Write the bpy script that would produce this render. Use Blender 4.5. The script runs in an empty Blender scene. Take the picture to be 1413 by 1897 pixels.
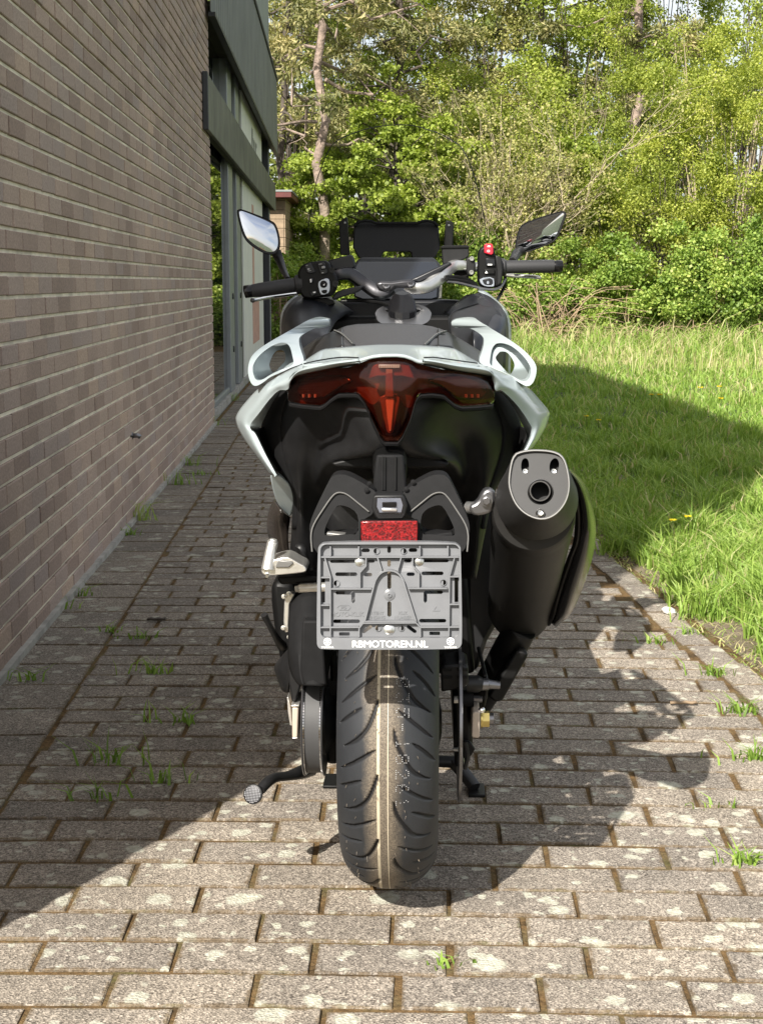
import bpy, bmesh, math, random
import numpy as np
from mathutils import Vector, Matrix, noise

scene = bpy.context.scene
COL = scene.collection
R = math.radians
random.seed(7)
rng = np.random.default_rng(11)

# ------------------------------------------------------------------ camera, sky, sun, exposure
FPX = 2700.0                      # focal length in pixels of the 1413 px wide photograph
CAM_H = 1.08
PITCH = math.atan(425.5 / FPX)
cam_data = bpy.data.cameras.new('camera')
cam_data.sensor_fit = 'HORIZONTAL'
cam_data.sensor_width = 36.0
cam_data.lens = 36.0 * FPX / 1413.0
cam_data.clip_start = 0.05
cam_data.clip_end = 1500
cam = bpy.data.objects.new('camera', cam_data)
COL.objects.link(cam)
cam.location = (0, 0, CAM_H)
cam.rotation_euler = (math.pi / 2 - PITCH, 0, 0)
scene.camera = cam

SUN_AZ, SUN_EL = R(27.0), R(39.0)           # the light travels towards +Y, 27 degrees to the right
world = bpy.data.worlds.new('World')
scene.world = world
world.use_nodes = True
wn = world.node_tree
sky = wn.nodes.new('ShaderNodeTexSky')
sky.sky_type = 'NISHITA'
sky.sun_disc = False
sky.sun_elevation = SUN_EL
sky.sun_rotation = SUN_AZ + math.pi
sky.air_density = 1.0
sky.dust_density = 2.5
sky.ozone_density = 0.6
bg = wn.nodes['Background']
bg.inputs['Strength'].default_value = 0.077
# broken white cloud over the blue, as the left mirror shows
tcw = wn.nodes.new('ShaderNodeTexCoord')
mpw = wn.nodes.new('ShaderNodeMapping'); mpw.inputs['Scale'].default_value = (1.0, 1.0, 2.6)
nzw = wn.nodes.new('ShaderNodeTexNoise'); nzw.inputs['Scale'].default_value = 2.3; nzw.inputs['Detail'].default_value = 7; nzw.inputs['Roughness'].default_value = 0.6
crw = wn.nodes.new('ShaderNodeValToRGB')
crw.color_ramp.elements[0].position = 0.34; crw.color_ramp.elements[1].position = 0.60
crw.color_ramp.elements[1].color = (0.92, 0.92, 0.92, 1)
mxw = wn.nodes.new('ShaderNodeMix'); mxw.data_type = 'RGBA'
mxw.inputs[7].default_value = (7.6, 7.5, 7.3, 1)
wn.links.new(tcw.outputs['Generated'], mpw.inputs['Vector'])
wn.links.new(mpw.outputs[0], nzw.inputs['Vector'])
wn.links.new(nzw.outputs['Fac'], crw.inputs['Fac'])
wn.links.new(crw.outputs['Color'], mxw.inputs[0])
wn.links.new(sky.outputs[0], mxw.inputs[6])
wn.links.new(mxw.outputs[2], bg.inputs['Color'])

sun_data = bpy.data.lights.new('sun', 'SUN')
sun_data.energy = 4.6
sun_data.angle = R(0.5)
sun_data.color = (1.0, 0.95, 0.87)
sun = bpy.data.objects.new('sun', sun_data)
COL.objects.link(sun)
sdir = Vector((math.sin(SUN_AZ) * math.cos(SUN_EL), math.cos(SUN_AZ) * math.cos(SUN_EL), -math.sin(SUN_EL)))
sun.rotation_euler = sdir.to_track_quat('-Z', 'Y').to_euler()
sun.location = (-4, -8, 8)

vs = scene.view_settings
vs.view_transform = 'Standard'
vs.look = 'None'
vs.gamma = 1.0
vs.use_curve_mapping = False
vs.exposure = 1.10
scene.cycles.max_bounces = 8
scene.cycles.transparent_max_bounces = 24
scene.cycles.use_denoising = True

# ------------------------------------------------------------------ tagging and linking
def link(o, parent=None):
    COL.objects.link(o)
    if parent is not None:
        o.parent = parent
    return o

def tag(o, label=None, cat=None, group=None, kind=None):
    if label: o['label'] = label
    if cat: o['category'] = cat
    if group: o['group'] = group
    if kind: o['kind'] = kind
    return o

def empty(name, loc=(0, 0, 0), rz=0.0):
    o = bpy.data.objects.new(name, None)
    o.empty_display_size = 0.1
    o.location = loc
    o.rotation_euler = (0, 0, rz)
    return link(o)

# ------------------------------------------------------------------ materials
class NT:
    def __init__(self, name):
        self.m = bpy.data.materials.new(name)
        self.m.use_nodes = True
        self.t = self.m.node_tree
        self.b = self.t.nodes['Principled BSDF']
        self.out = self.t.nodes['Material Output']
    def n(self, typ, **kw):
        nd = self.t.nodes.new(typ)
        for k, v in kw.items():
            setattr(nd, k, v)
        return nd
    def l(self, a, b):
        self.t.links.new(a, b)
    def coord(self, kind='Object'):
        if kind == 'World':
            return self.n('ShaderNodeNewGeometry').outputs['Position']
        return self.n('ShaderNodeTexCoord').outputs[kind]
    def noise(self, co, scale, detail=4, rough=0.55):
        nd = self.n('ShaderNodeTexNoise')
        nd.inputs['Scale'].default_value = scale
        nd.inputs['Detail'].default_value = detail
        nd.inputs['Roughness'].default_value = rough
        self.l(co, nd.inputs['Vector'])
        return nd.outputs['Fac']
    def ramp(self, fac, stops, interp='LINEAR'):
        nd = self.n('ShaderNodeValToRGB')
        cr = nd.color_ramp
        cr.interpolation = interp
        while len(cr.elements) < len(stops):
            cr.elements.new(0.5)
        for e, (p, c) in zip(cr.elements, stops):
            e.position = p
            e.color = (*c, 1) if len(c) == 3 else c
        self.l(fac, nd.inputs['Fac'])
        return nd.outputs['Color']
    def mix(self, fac, a, b, typ='MIX'):
        nd = self.n('ShaderNodeMix', data_type='RGBA', blend_type=typ)
        for sock, val in ((nd.inputs[0], fac), (nd.inputs[6], a), (nd.inputs[7], b)):
            if isinstance(val, (int, float)):
                sock.default_value = val
            elif isinstance(val, tuple):
                sock.default_value = (*val, 1)
            else:
                self.l(val, sock)
        return nd.outputs[2]
    def math(self, op, a, b=0.0, clamp=False):
        nd = self.n('ShaderNodeMath', operation=op, use_clamp=clamp)
        for sock, val in ((nd.inputs[0], a), (nd.inputs[1], b)):
            if isinstance(val, (int, float)):
                sock.default_value = val
            else:
                self.l(val, sock)
        return nd.outputs[0]
    def attr(self, name, typ='GEOMETRY'):
        return self.n('ShaderNodeAttribute', attribute_name=name, attribute_type=typ).outputs['Fac']
    def bump(self, h, strength=0.3, dist=0.002):
        nd = self.n('ShaderNodeBump')
        nd.inputs['Strength'].default_value = strength
        nd.inputs['Distance'].default_value = dist
        self.l(h, nd.inputs['Height'])
        self.l(nd.outputs[0], self.b.inputs['Normal'])
    def set(self, **kw):
        for k, v in kw.items():
            s = self.b.inputs[k.replace('_', ' ')]
            if isinstance(v, tuple):
                s.default_value = (*v, 1) if len(v) == 3 else v
            elif isinstance(v, (int, float)):
                s.default_value = v
            else:
                self.l(v, s)
        return self

def simple(name, col, rough=0.5, metal=0.0, coat=0.0, spec=0.5, var=0.0, vscale=8.0, bump=0.0, bscale=200.0, coatrough=0.05, rvar=0.0, bdist=0.001):
    k = NT(name)
    k.set(Roughness=rough, Metallic=metal, Coat_Weight=coat, Coat_Roughness=coatrough, Specular_IOR_Level=spec)
    co = k.coord('Object')
    if var > 0:
        nz = k.noise(co, vscale, 5)
        lo = tuple(max(0.0, c * (1 - var)) for c in col)
        hi = tuple(c * (1 + var) for c in col)
        k.set(Base_Color=k.ramp(nz, [(0.3, lo), (0.7, hi)]))
    else:
        k.set(Base_Color=col)
    if rvar > 0:
        nz2 = k.noise(co, vscale * 1.7, 4)
        k.set(Roughness=k.math('ADD', rough - rvar / 2, k.math('MULTIPLY', nz2, rvar)))
    if bump > 0:
        k.bump(k.noise(co, bscale, 3), bump, bdist)
    return k.m

M = {}
M['white'] = simple('pearl_white_paint', (0.335, 0.385, 0.395), 0.34, coat=0.6, coatrough=0.04, bump=0.03, bscale=60)
M['satin'] = simple('satin_black_plastic', (0.010, 0.010, 0.0105), 0.46, spec=0.36, var=0.25, vscale=30, rvar=0.10)
M['matte'] = simple('textured_black_plastic', (0.008, 0.008, 0.0085), 0.72, spec=0.18, var=0.2, vscale=60, bump=0.25, bscale=900, bdist=0.0006)
M['gloss'] = simple('gloss_black_paint', (0.006, 0.006, 0.007), 0.22, coat=0.1, spec=0.3)
M['navy'] = simple('dark_blue_grey_plastic', (0.010, 0.011, 0.014), 0.38, spec=0.4, var=0.2, vscale=20, rvar=0.08)
M['brown'] = simple('glossy_dark_brown_panel', (0.022, 0.018, 0.015), 0.22, coat=0.3)
M['black'] = simple('deep_black_plastic', (0.003, 0.003, 0.003), 0.5, spec=0.25)
M['grip'] = simple('grip_rubber', (0.022, 0.022, 0.024), 0.62, bump=0.25, bscale=700)
M['seat'] = simple('grained_seat_vinyl', (0.038, 0.038, 0.040), 0.56, var=0.25, vscale=400, bump=0.55, bscale=900, bdist=0.0015)
M['seatside'] = simple('smooth_seat_vinyl', (0.011, 0.011, 0.0115), 0.38, bump=0.10, bscale=300)
M['thread'] = simple('grey_thread', (0.22, 0.215, 0.20), 0.8)
M['alu'] = simple('brushed_aluminium', (0.62, 0.62, 0.61), 0.30, metal=0.9, var=0.08, vscale=40, rvar=0.1)
M['castalu'] = simple('cast_aluminium', (0.80, 0.79, 0.75), 0.32, metal=0.85, var=0.10, vscale=60, bump=0.2, bscale=350)
M['darkalu'] = simple('dark_bar_metal', (0.05, 0.05, 0.055), 0.32, metal=0.6, rvar=0.06)
M['steel'] = simple('zinc_steel', (0.55, 0.55, 0.53), 0.3, metal=1.0)
M['greysteel'] = simple('dark_steel', (0.22, 0.22, 0.23), 0.35, metal=0.9)
M['chrome'] = simple('chrome', (0.85, 0.85, 0.85), 0.08, metal=1.0)
M['gold'] = simple('yellow_zinc', (0.62, 0.50, 0.18), 0.3, metal=0.9)
M['beige'] = simple('raw_alloy_block', (0.46, 0.39, 0.32), 0.55, metal=0.2, var=0.06, vscale=40)
M['exhaust'] = simple('exhaust_black_paint', (0.010, 0.0095, 0.009), 0.46, spec=0.4, var=0.15, vscale=30, bump=0.12, bscale=1200, bdist=0.0004)
M['cap'] = simple('exhaust_cap_paint', (0.019, 0.0185, 0.018), 0.55, var=0.1, vscale=40, bump=0.2, bscale=1400, bdist=0.0004)
M['rim_edge'] = simple('light_grey_edge', (0.17, 0.167, 0.16), 0.45, metal=0.4)  # sunlit look of edges put into the grey
M['holder'] = simple('grey_plate_holder_plastic', (0.13, 0.134, 0.142), 0.30, metal=0.0, var=0.10, vscale=25, rvar=0.12)
M['print'] = simple('white_print', (0.85, 0.85, 0.84), 0.5)
M['greyprint'] = simple('grey_print', (0.34, 0.34, 0.34), 0.5)
M['red_switch'] = simple('red_switch_plastic', (0.62, 0.02, 0.04), 0.4)
M['screen'] = simple('dark_glass_display', (0.010, 0.013, 0.020), 0.10, coat=0.5, coatrough=0.05, spec=0.5)
M['mirror'] = simple('mirror_glass', (0.55, 0.58, 0.62), 0.015, metal=1.0)
M['belt'] = simple('drive_belt_rubber', (0.045, 0.045, 0.046), 0.6, bump=0.2, bscale=600)

def lens_mat():
    k = NT('smoked_red_lens')
    t = k.n('ShaderNodeBsdfTransparent'); t.inputs[0].default_value = (0.80, 0.46, 0.36, 1)
    g = k.n('ShaderNodeBsdfGlossy'); g.inputs['Roughness'].default_value = 0.03
    lw = k.n('ShaderNodeLayerWeight'); lw.inputs['Blend'].default_value = 0.5
    f = k.math('ADD', 0.030, k.math('MULTIPLY', k.math('POWER', lw.outputs['Facing'], 5.0), 0.8), True)
    ms = k.n('ShaderNodeMixShader')
    k.l(f, ms.inputs[0]); k.l(t.outputs[0], ms.inputs[1]); k.l(g.outputs[0], ms.inputs[2])
    k.l(ms.outputs[0], k.out.inputs[0])
    return k.m
M['lens'] = lens_mat()
def clear_mat(name, tint, ior=1.45):
    k = NT(name)
    t = k.n('ShaderNodeBsdfTransparent'); t.inputs[0].default_value = (*tint, 1)
    g = k.n('ShaderNodeBsdfGlossy'); g.inputs['Roughness'].default_value = 0.02
    lw = k.n('ShaderNodeLayerWeight'); lw.inputs['Blend'].default_value = 0.5
    f = k.math('ADD', 0.025, k.math('MULTIPLY', k.math('POWER', lw.outputs['Facing'], 5.0), ior - 0.7), True)
    ms = k.n('ShaderNodeMixShader')
    k.l(f, ms.inputs[0]); k.l(t.outputs[0], ms.inputs[1]); k.l(g.outputs[0], ms.inputs[2])
    k.l(ms.outputs[0], k.out.inputs[0])
    return k.m
M['acrylic'] = clear_mat('clear_acrylic', (0.96, 0.98, 0.97), 1.30)
M['clearlens'] = clear_mat('clear_lamp_lens', (0.9, 0.9, 0.92))
M['lamp_inner'] = simple('lamp_reflector', (0.46, 0.50, 0.58), 0.34, metal=0.8)
M['lens_inner'] = simple('tail_lamp_housing', (0.13, 0.075, 0.055), 0.35, var=0.3, vscale=25)
M['lens_bar'] = simple('tail_lamp_light_guide', (0.46, 0.43, 0.40), 0.25, coat=0.5)
M['led'] = simple('led_chip', (0.20, 0.12, 0.09), 0.3)

def reflector_mat():
    k = NT('red_reflector_prisms')
    co = k.coord('Object')
    v = k.n('ShaderNodeTexVoronoi'); v.inputs['Scale'].default_value = 330
    k.l(co, v.inputs['Vector'])
    k.set(Base_Color=k.ramp(v.outputs['Color'], [(0.2, (0.06, 0.0015, 0.002)), (0.9, (0.27, 0.008, 0.010))]), Roughness=0.5, Coat_Weight=0.15, Coat_Roughness=0.1, Specular_IOR_Level=0.3)
    k.bump(v.outputs['Distance'], 0.5, 0.001)
    return k.m
M['reflector'] = reflector_mat()

def tyre_mat():
    k = NT('tyre_rubber')
    co = k.coord('Object')
    w = k.attr('tw')
    big = k.noise(co, 22, 4)
    fine = k.noise(co, 420, 3)
    base = k.ramp(k.noise(co, 9, 3), [(0.3, (0.016, 0.0175, 0.020)), (0.7, (0.029, 0.031, 0.035))])
    # road dust on the crown
    wob = k.math('MULTIPLY', k.math('SUBTRACT', big, 0.5), 0.024)
    d = k.math('ABSOLUTE', k.math('ADD', k.math('ADD', w, 0.006), wob))
    dust = k.math('SUBTRACT', 1.0, k.math('DIVIDE', k.math('SUBTRACT', d, 0.014), 0.020), clamp=True)
    dust = k.math('MULTIPLY', k.math('MINIMUM', dust, 1.0), k.math('ADD', 0.55, k.math('MULTIPLY', fine, 0.6)))
    c1 = k.mix(dust, base, k.ramp(fine, [(0.35, (0.095, 0.075, 0.055)), (0.7, (0.21, 0.175, 0.13))]))
    sA = k.math('LESS_THAN', k.math('ABSOLUTE', k.math('ADD', w, 0.0131)), 0.0023)
    sA = k.math('MULTIPLY', sA, k.math('ADD', 0.55, k.math('MULTIPLY', k.noise(co, 60, 3), 0.6)))
    sB = k.math('LESS_THAN', k.math('ABSOLUTE', k.math('SUBTRACT', w, 0.0020)), 0.00055)
    c2 = k.mix(sA, c1, (0.50, 0.44, 0.32))
    c3 = k.mix(sB, c2, (0.58, 0.51, 0.38))
    groove = k.attr('tg')
    c4 = k.mix(groove, c3, (0.008, 0.008, 0.009))
    k.set(Base_Color=c4, Roughness=0.58, Specular_IOR_Level=0.35)
    k.bump(fine, 0.25, 0.0006)
    return k.m
M['tyre'] = tyre_mat()

# ------------------------------------------------------------------ mesh building
def to_obj(name, verts, faces, mat, parent=None, smooth=True, bevel=0.0, bseg=2, subsurf=0, solid=0.0, sharp=38, attrs=None):
    me = bpy.data.meshes.new(name)
    me.from_pydata([tuple(v) for v in verts], [], [tuple(f) for f in faces])
    bm = bmesh.new(); bm.from_mesh(me)
    bmesh.ops.recalc_face_normals(bm, faces=bm.faces)
    bm.to_mesh(me); bm.free()
    if attrs:
        for k, arr in attrs.items():
            a = me.attributes.new(k, 'FLOAT', 'POINT')
            a.data.foreach_set('value', np.asarray(arr, dtype=np.float32))
    if smooth:
        me.shade_smooth()
        me.set_sharp_from_angle(angle=R(sharp))
    me.materials.append(M[mat] if isinstance(mat, str) else mat)
    o = bpy.data.objects.new(name, me)
    link(o, parent)
    if solid:
        md = o.modifiers.new('solid', 'SOLIDIFY'); md.thickness = abs(solid); md.offset = -1 if solid > 0 else 1
    if subsurf:
        md = o.modifiers.new('sub', 'SUBSURF'); md.levels = subsurf; md.render_levels = subsurf
    if bevel:
        md = o.modifiers.new('bev', 'BEVEL'); md.width = bevel; md.segments = bseg; md.limit_method = 'ANGLE'; md.angle_limit = R(35)
        md.harden_normals = False
    return o

class MB:
    def __init__(self):
        self.v = []; self.f = []
    def add(self, vs, fs):
        n = len(self.v)
        self.v += [Vector(x) for x in vs]
        self.f += [[i + n for i in f] for f in fs]
        return self
    def box(self, c, s, rot=None):
        c = Vector(c); h = Vector(s) / 2
        m = rot.to_3x3() if rot is not None else Matrix.Identity(3)
        vs = [c + m @ Vector((x * h.x, y * h.y, z * h.z)) for x in (-1, 1) for y in (-1, 1) for z in (-1, 1)]
        return self.add(vs, [(0, 1, 3, 2), (4, 6, 7, 5), (0, 4, 5, 1), (2, 3, 7, 6), (0, 2, 6, 4), (1, 5, 7, 3)])
    def tube(self, pts, rad, n=12, caps=True, flat=None, up=None):
        pts = [Vector(p) for p in pts]
        if not isinstance(rad, (list, tuple)): rad = [rad] * len(pts)
        rings = []
        prev = None
        for i, p in enumerate(pts):
            t = (pts[min(i + 1, len(pts) - 1)] - pts[max(i - 1, 0)])
            if t.length < 1e-9: t = Vector((0, 1, 0))
            t.normalize()
            if prev is None:
                a = Vector(up) if up is not None else (Vector((0, 0, 1)) if abs(t.z) < 0.9 else Vector((1, 0, 0)))
            else:
                a = prev
            a = (a - t * a.dot(t))
            if a.length < 1e-6: a = Vector((1, 0, 0)) - t * t.x
            a.normalize(); prev = a
            b = t.cross(a)
            r = rad[i]
            ra, rb = r if isinstance(r, (tuple, list)) else (r, r)
            ring = []
            for k in range(n):
                th = 2 * math.pi * (k + 0.5) / n
                ca, sa = math.cos(th), math.sin(th)
                if flat:
                    e = flat
                    ca = math.copysign(abs(ca) ** e, ca); sa = math.copysign(abs(sa) ** e, sa)
                ring.append(p + a * (ca * ra) + b * (sa * rb))
            rings.append(ring)
        return self.loft(rings, caps)
    def loft(self, rings, caps=True, closed=True):
        n = len(rings[0])
        vs = [p for r in rings for p in r]
        fs = []
        for i in range(len(rings) - 1):
            for k in range(n if closed else n - 1):
                a, b = i * n + k, i * n + (k + 1) % n
                fs.append((a, b, b + n, a + n))
        if caps and closed:
            fs.append(tuple(range(n - 1, -1, -1)))
            fs.append(tuple((len(rings) - 1) * n + k for k in range(n)))
        return self.add(vs, fs)
    def lathe(self, prof, org, ax, n=32, caps=True):
        org = Vector(org); ax = Vector(ax).normalized()
        a = Vector((0, 0, 1)) if abs(ax.z) < 0.9 else Vector((1, 0, 0))
        a = (a - ax * a.dot(ax)).normalized(); b = ax.cross(a)
        rings = [[org + ax * h + (a * math.cos(2 * math.pi * k / n) + b * math.sin(2 * math.pi * k / n)) * r for k in range(n)] for r, h in prof]
        return self.loft(rings, caps)
    def grid(self, rows):
        return self.loft(rows, caps=False, closed=False)
    def prism(self, ring, off):
        off = Vector(off)
        return self.loft([[Vector(p) for p in ring], [Vector(p) + off for p in ring]])
    def build(self, name, mat, parent=None, **kw):
        return to_obj(name, self.v, self.f, mat, parent, **kw)

def chaikin(poly, n=2, closed=True):
    for _ in range(n):
        out = []
        m = len(poly)
        rngi = range(m) if closed else range(m - 1)
        if not closed: out.append(poly[0])
        for i in rngi:
            p, q = poly[i], poly[(i + 1) % m]
            out.append(tuple(a * .75 + b * .25 for a, b in zip(p, q)))
            out.append(tuple(a * .25 + b * .75 for a, b in zip(p, q)))
        if not closed: out.append(poly[-1])
        poly = out
    return poly

def spline(pts, n):
    """catmull-rom through pts, n samples per span"""
    P = [np.array(p, float) for p in pts]
    P = [2 * P[0] - P[1]] + P + [2 * P[-1] - P[-2]]
    out = []
    for i in range(1, len(P) - 2):
        for k in range(n):
            t = k / n
            a, b, c, d = P[i - 1], P[i], P[i + 1], P[i + 2]
            out.append(0.5 * (2 * b + (c - a) * t + (2 * a - 5 * b + 4 * c - d) * t * t + (3 * b - a - 3 * c + d) * t ** 3))
    out.append(P[-2])
    return [tuple(x) for x in out]

def np_mesh(name, verts, faces4=None, faces3=None, mat=None, parent=None, attrs=None, smooth=False):
    """fast mesh from numpy arrays"""
    me = bpy.data.meshes.new(name)
    verts = np.asarray(verts, np.float32).reshape(-1, 3)
    parts = []
    starts = []
    tot = 0
    for arr in (faces4, faces3):
        if arr is None or len(arr) == 0: continue
        arr = np.asarray(arr, np.int32)
        parts.append(arr.reshape(-1))
        starts.append(tot + np.arange(len(arr), dtype=np.int32) * arr.shape[1])
        tot += arr.size
    loops = np.concatenate(parts); st = np.concatenate(starts)
    me.vertices.add(len(verts)); me.vertices.foreach_set('co', verts.reshape(-1))
    me.loops.add(len(loops)); me.loops.foreach_set('vertex_index', loops)
    me.polygons.add(len(st)); me.polygons.foreach_set('loop_start', st)
    me.update(calc_edges=True)
    if attrs:
        for k, arr in attrs.items():
            a = me.attributes.new(k, 'FLOAT', 'POINT')
            a.data.foreach_set('value', np.asarray(arr, dtype=np.float32))
    if smooth: me.shade_smooth()
    if mat is not None: me.materials.append(M[mat] if isinstance(mat, str) else mat)
    o = bpy.data.objects.new(name, me)
    return link(o, parent)

def curve_fill(polys, extrude, bevel=0.0):
    """filled 2D shape with holes -> verts, faces (x, y, z) with z in +-extrude"""
    cu = bpy.data.curves.new('tmp', 'CURVE')
    cu.dimensions = '2D'; cu.fill_mode = 'BOTH'; cu.extrude = extrude; cu.bevel_depth = bevel; cu.bevel_resolution = 1
    for p in polys:
        s = cu.splines.new('POLY'); s.points.add(len(p) - 1)
        for q, (x, y) in zip(s.points, p): q.co = (x, y, 0, 1)
        s.use_cyclic_u = True
    return curve_data(cu)

def curve_data(cu):
    o = bpy.data.objects.new('tmp', cu); COL.objects.link(o)
    dg = bpy.context.evaluated_depsgraph_get()
    me = bpy.data.meshes.new_from_object(o.evaluated_get(dg))
    vs = [v.co.copy() for v in me.vertices]; fs = [tuple(p.vertices) for p in me.polygons]
    bpy.data.objects.remove(o); bpy.data.curves.remove(cu); bpy.data.meshes.remove(me)
    return vs, fs

def text_fill(body, size=1.0, extrude=0.0, offset=0.0, space=1.0):
    cu = bpy.data.curves.new('tmp', 'FONT')
    cu.body = body; cu.size = size; cu.extrude = extrude; cu.offset = offset; cu.align_x = 'CENTER'; cu.space_character = space
    cu.resolution_u = 4
    return curve_data(cu)

# ------------------------------------------------------------------ photo geometry helpers (used to measure the place)
CP, SP = math.cos(PITCH), math.sin(PITCH)
def ray(u, v):
    a, b = (u - 706.5) / FPX, (948.5 - v) / FPX
    return Vector((a, CP + b * SP, -SP + b * CP))
def WP(u, v, Y):                     # point of the world at distance Y in front of the camera
    d = ray(u, v)
    return Vector((0, 0, CAM_H)) + d * (Y / d.y)
def ground_pt(u, v, z=0.0):
    d = ray(u, v)
    return Vector((0, 0, CAM_H)) + d * ((z - CAM_H) / d.z)
def proj(p):
    x, y, z = p[0], p[1], p[2] - CAM_H
    zc = y * CP - z * SP
    return 706.5 + FPX * x / zc, 948.5 - FPX * (y * SP + z * CP) / zc, zc

# ------------------------------------------------------------------ setting materials
def paver_mat(name, soil=False):
    k = NT(name)
    co = k.coord('World')
    tone = k.attr('tone')
    v = k.n('ShaderNodeTexVoronoi'); v.inputs['Scale'].default_value = 210
    k.l(co, v.inputs['Vector'])
    sp = k.ramp(v.outputs['Color'], [(0.10, (0.05, 0.044, 0.039)), (0.40, (0.18, 0.162, 0.142)), (0.65, (0.32, 0.292, 0.256)), (0.92, (0.62, 0.575, 0.51))])
    fine = k.noise(co, 330, 3, 0.7)
    sp = k.mix(0.55, sp, k.ramp(fine, [(0.38, (0.05, 0.044, 0.038)), (0.49, (0.22, 0.199, 0.174)), (0.60, (0.56, 0.515, 0.46))]))
    big = k.noise(co, 5.0, 5, 0.6)
    sp = k.mix(1.0, sp, k.ramp(big, [(0.3, (0.74, 0.72, 0.70)), (0.7, (1.12, 1.08, 1.04))]), 'MULTIPLY')
    sp = k.mix(1.0, sp, k.ramp(tone, [(0.0, (0.84, 0.83, 0.82)), (1.0, (1.12, 1.09, 1.03))]), 'MULTIPLY')
    # lichen rosettes
    col = sp
    for sc, thr, seed in ((7.5, 0.29, 0.0), (12.0, 0.38, 3.7), (19.0, 0.42, 5.3), (33.0, 0.40, 8.1)):
        mp = k.n('ShaderNodeMapping'); mp.inputs['Location'].default_value = (seed, seed * 1.7, 0)
        wv = k.n('ShaderNodeVectorMath', operation='ADD')
        nz = k.n('ShaderNodeTexNoise'); nz.inputs['Scale'].default_value = 45; nz.inputs['Detail'].default_value = 3
        k.l(co, nz.inputs['Vector'])
        sc_ = k.n('ShaderNodeVectorMath', operation='SCALE'); sc_.inputs['Scale'].default_value = 0.030
        k.l(nz.outputs['Color'], sc_.inputs[0])
        k.l(co, wv.inputs[0]); k.l(sc_.outputs[0], wv.inputs[1])
        k.l(wv.outputs[0], mp.inputs['Vector'])
        fl = k.n('ShaderNodeVectorMath', operation='MULTIPLY'); fl.inputs[1].default_value = (1, 1, 0)
        k.l(mp.outputs[0], fl.inputs[0])
        vo = k.n('ShaderNodeTexVoronoi'); vo.inputs['Scale'].default_value = sc
        k.l(fl.outputs[0], vo.inputs['Vector'])
        sepc = k.n('ShaderNodeSeparateColor'); k.l(vo.outputs['Color'], sepc.inputs[0])
        pick = k.math('GREATER_THAN', sepc.outputs[0], 0.42)
        rad = k.math('MULTIPLY', sepc.outputs[1], thr)
        m = k.math('MULTIPLY', k.math('MULTIPLY', k.math('SUBTRACT', rad, vo.outputs['Distance']), 14.0, True), pick, True)
        m = k.math('MINIMUM', k.math('MULTIPLY', m, k.math('ADD', 0.35, fine)), 0.92)
        col = k.mix(m, col, k.ramp(k.noise(co, 90, 3), [(0.35, (0.36, 0.355, 0.28)), (0.7, (0.56, 0.55, 0.46))]))
    # dark algae film in patches, plus shade painted in toward the wall
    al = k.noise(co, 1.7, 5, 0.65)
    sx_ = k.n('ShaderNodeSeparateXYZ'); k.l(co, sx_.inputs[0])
    wall_shade = k.math('MULTIPLY', k.math('SUBTRACT', -0.22, sx_.outputs[0], False), 1.1, True)   # shade beside the wall put into the paver colour
    am = k.math('ADD', k.math('MULTIPLY', k.math('MULTIPLY', k.math('SUBTRACT', al, 0.52), 5.0, True), 0.40), k.math('MULTIPLY', wall_shade, 0.72), True)
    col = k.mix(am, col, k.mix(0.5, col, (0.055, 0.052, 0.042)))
    # moss and dirt creeping in from the joints
    ed = k.attr('edge')
    mz = k.noise(co, 38, 5, 0.7)
    mm = k.math('MULTIPLY', k.math('SUBTRACT', k.math('ADD', ed, k.math('MULTIPLY', k.math('SUBTRACT', mz, 0.5), 1.7)), 0.80), 4.0, True)
    col = k.mix(k.math('MULTIPLY', mm, 0.75), col, k.ramp(k.noise(co, 14, 4), [(0.35, (0.085, 0.060, 0.034)), (0.55, (0.15, 0.108, 0.062)), (0.75, (0.10, 0.098, 0.036))]))
    k.set(Base_Color=col, Roughness=0.9, Specular_IOR_Level=0.25)
    k.bump(k.math('ADD', k.math('MULTIPLY', fine, 0.7), v.outputs['Distance']), 0.55, 0.004)
    return k.m
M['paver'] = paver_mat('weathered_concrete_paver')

def joint_mat():
    k = NT('mossy_joint_sand')
    co = k.coord('World')
    a = k.noise(co, 9, 4)
    b = k.noise(co, 160, 4, 0.7)
    c = k.ramp(a, [(0.35, (0.075, 0.053, 0.030)), (0.50, (0.16, 0.105, 0.052)), (0.62, (0.14, 0.112, 0.060)), (0.75, (0.09, 0.095, 0.032))])
    c = k.mix(1.0, c, k.ramp(b, [(0.3, (0.45, 0.45, 0.45)), (0.7, (1.35, 1.3, 1.2))]), 'MULTIPLY')
    k.set(Base_Color=c, Roughness=1.0, Specular_IOR_Level=0.1)
    k.bump(b, 0.8, 0.006)
    return k.m
M['joint'] = joint_mat()

def soil_mat():
    k = NT('sandy_soil')
    co = k.coord('World')
    a = k.noise(co, 3, 5); b = k.noise(co, 120, 5, 0.75)
    c = k.ramp(a, [(0.35, (0.17, 0.135, 0.10)), (0.55, (0.26, 0.215, 0.165)), (0.72, (0.13, 0.115, 0.07))])
    c = k.mix(1.0, c, k.ramp(b, [(0.3, (0.5, 0.5, 0.5)), (0.7, (1.3, 1.27, 1.22))]), 'MULTIPLY')
    k.set(Base_Color=c, Roughness=1.0, Specular_IOR_Level=0.1)
    k.bump(b, 0.8, 0.01)
    return k.m
M['soil'] = soil_mat()
M['turf'] = simple('turf_floor', (0.055, 0.075, 0.022), 0.95, var=0.5, vscale=6, bump=0.6, bscale=60, bdist=0.02)

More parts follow.
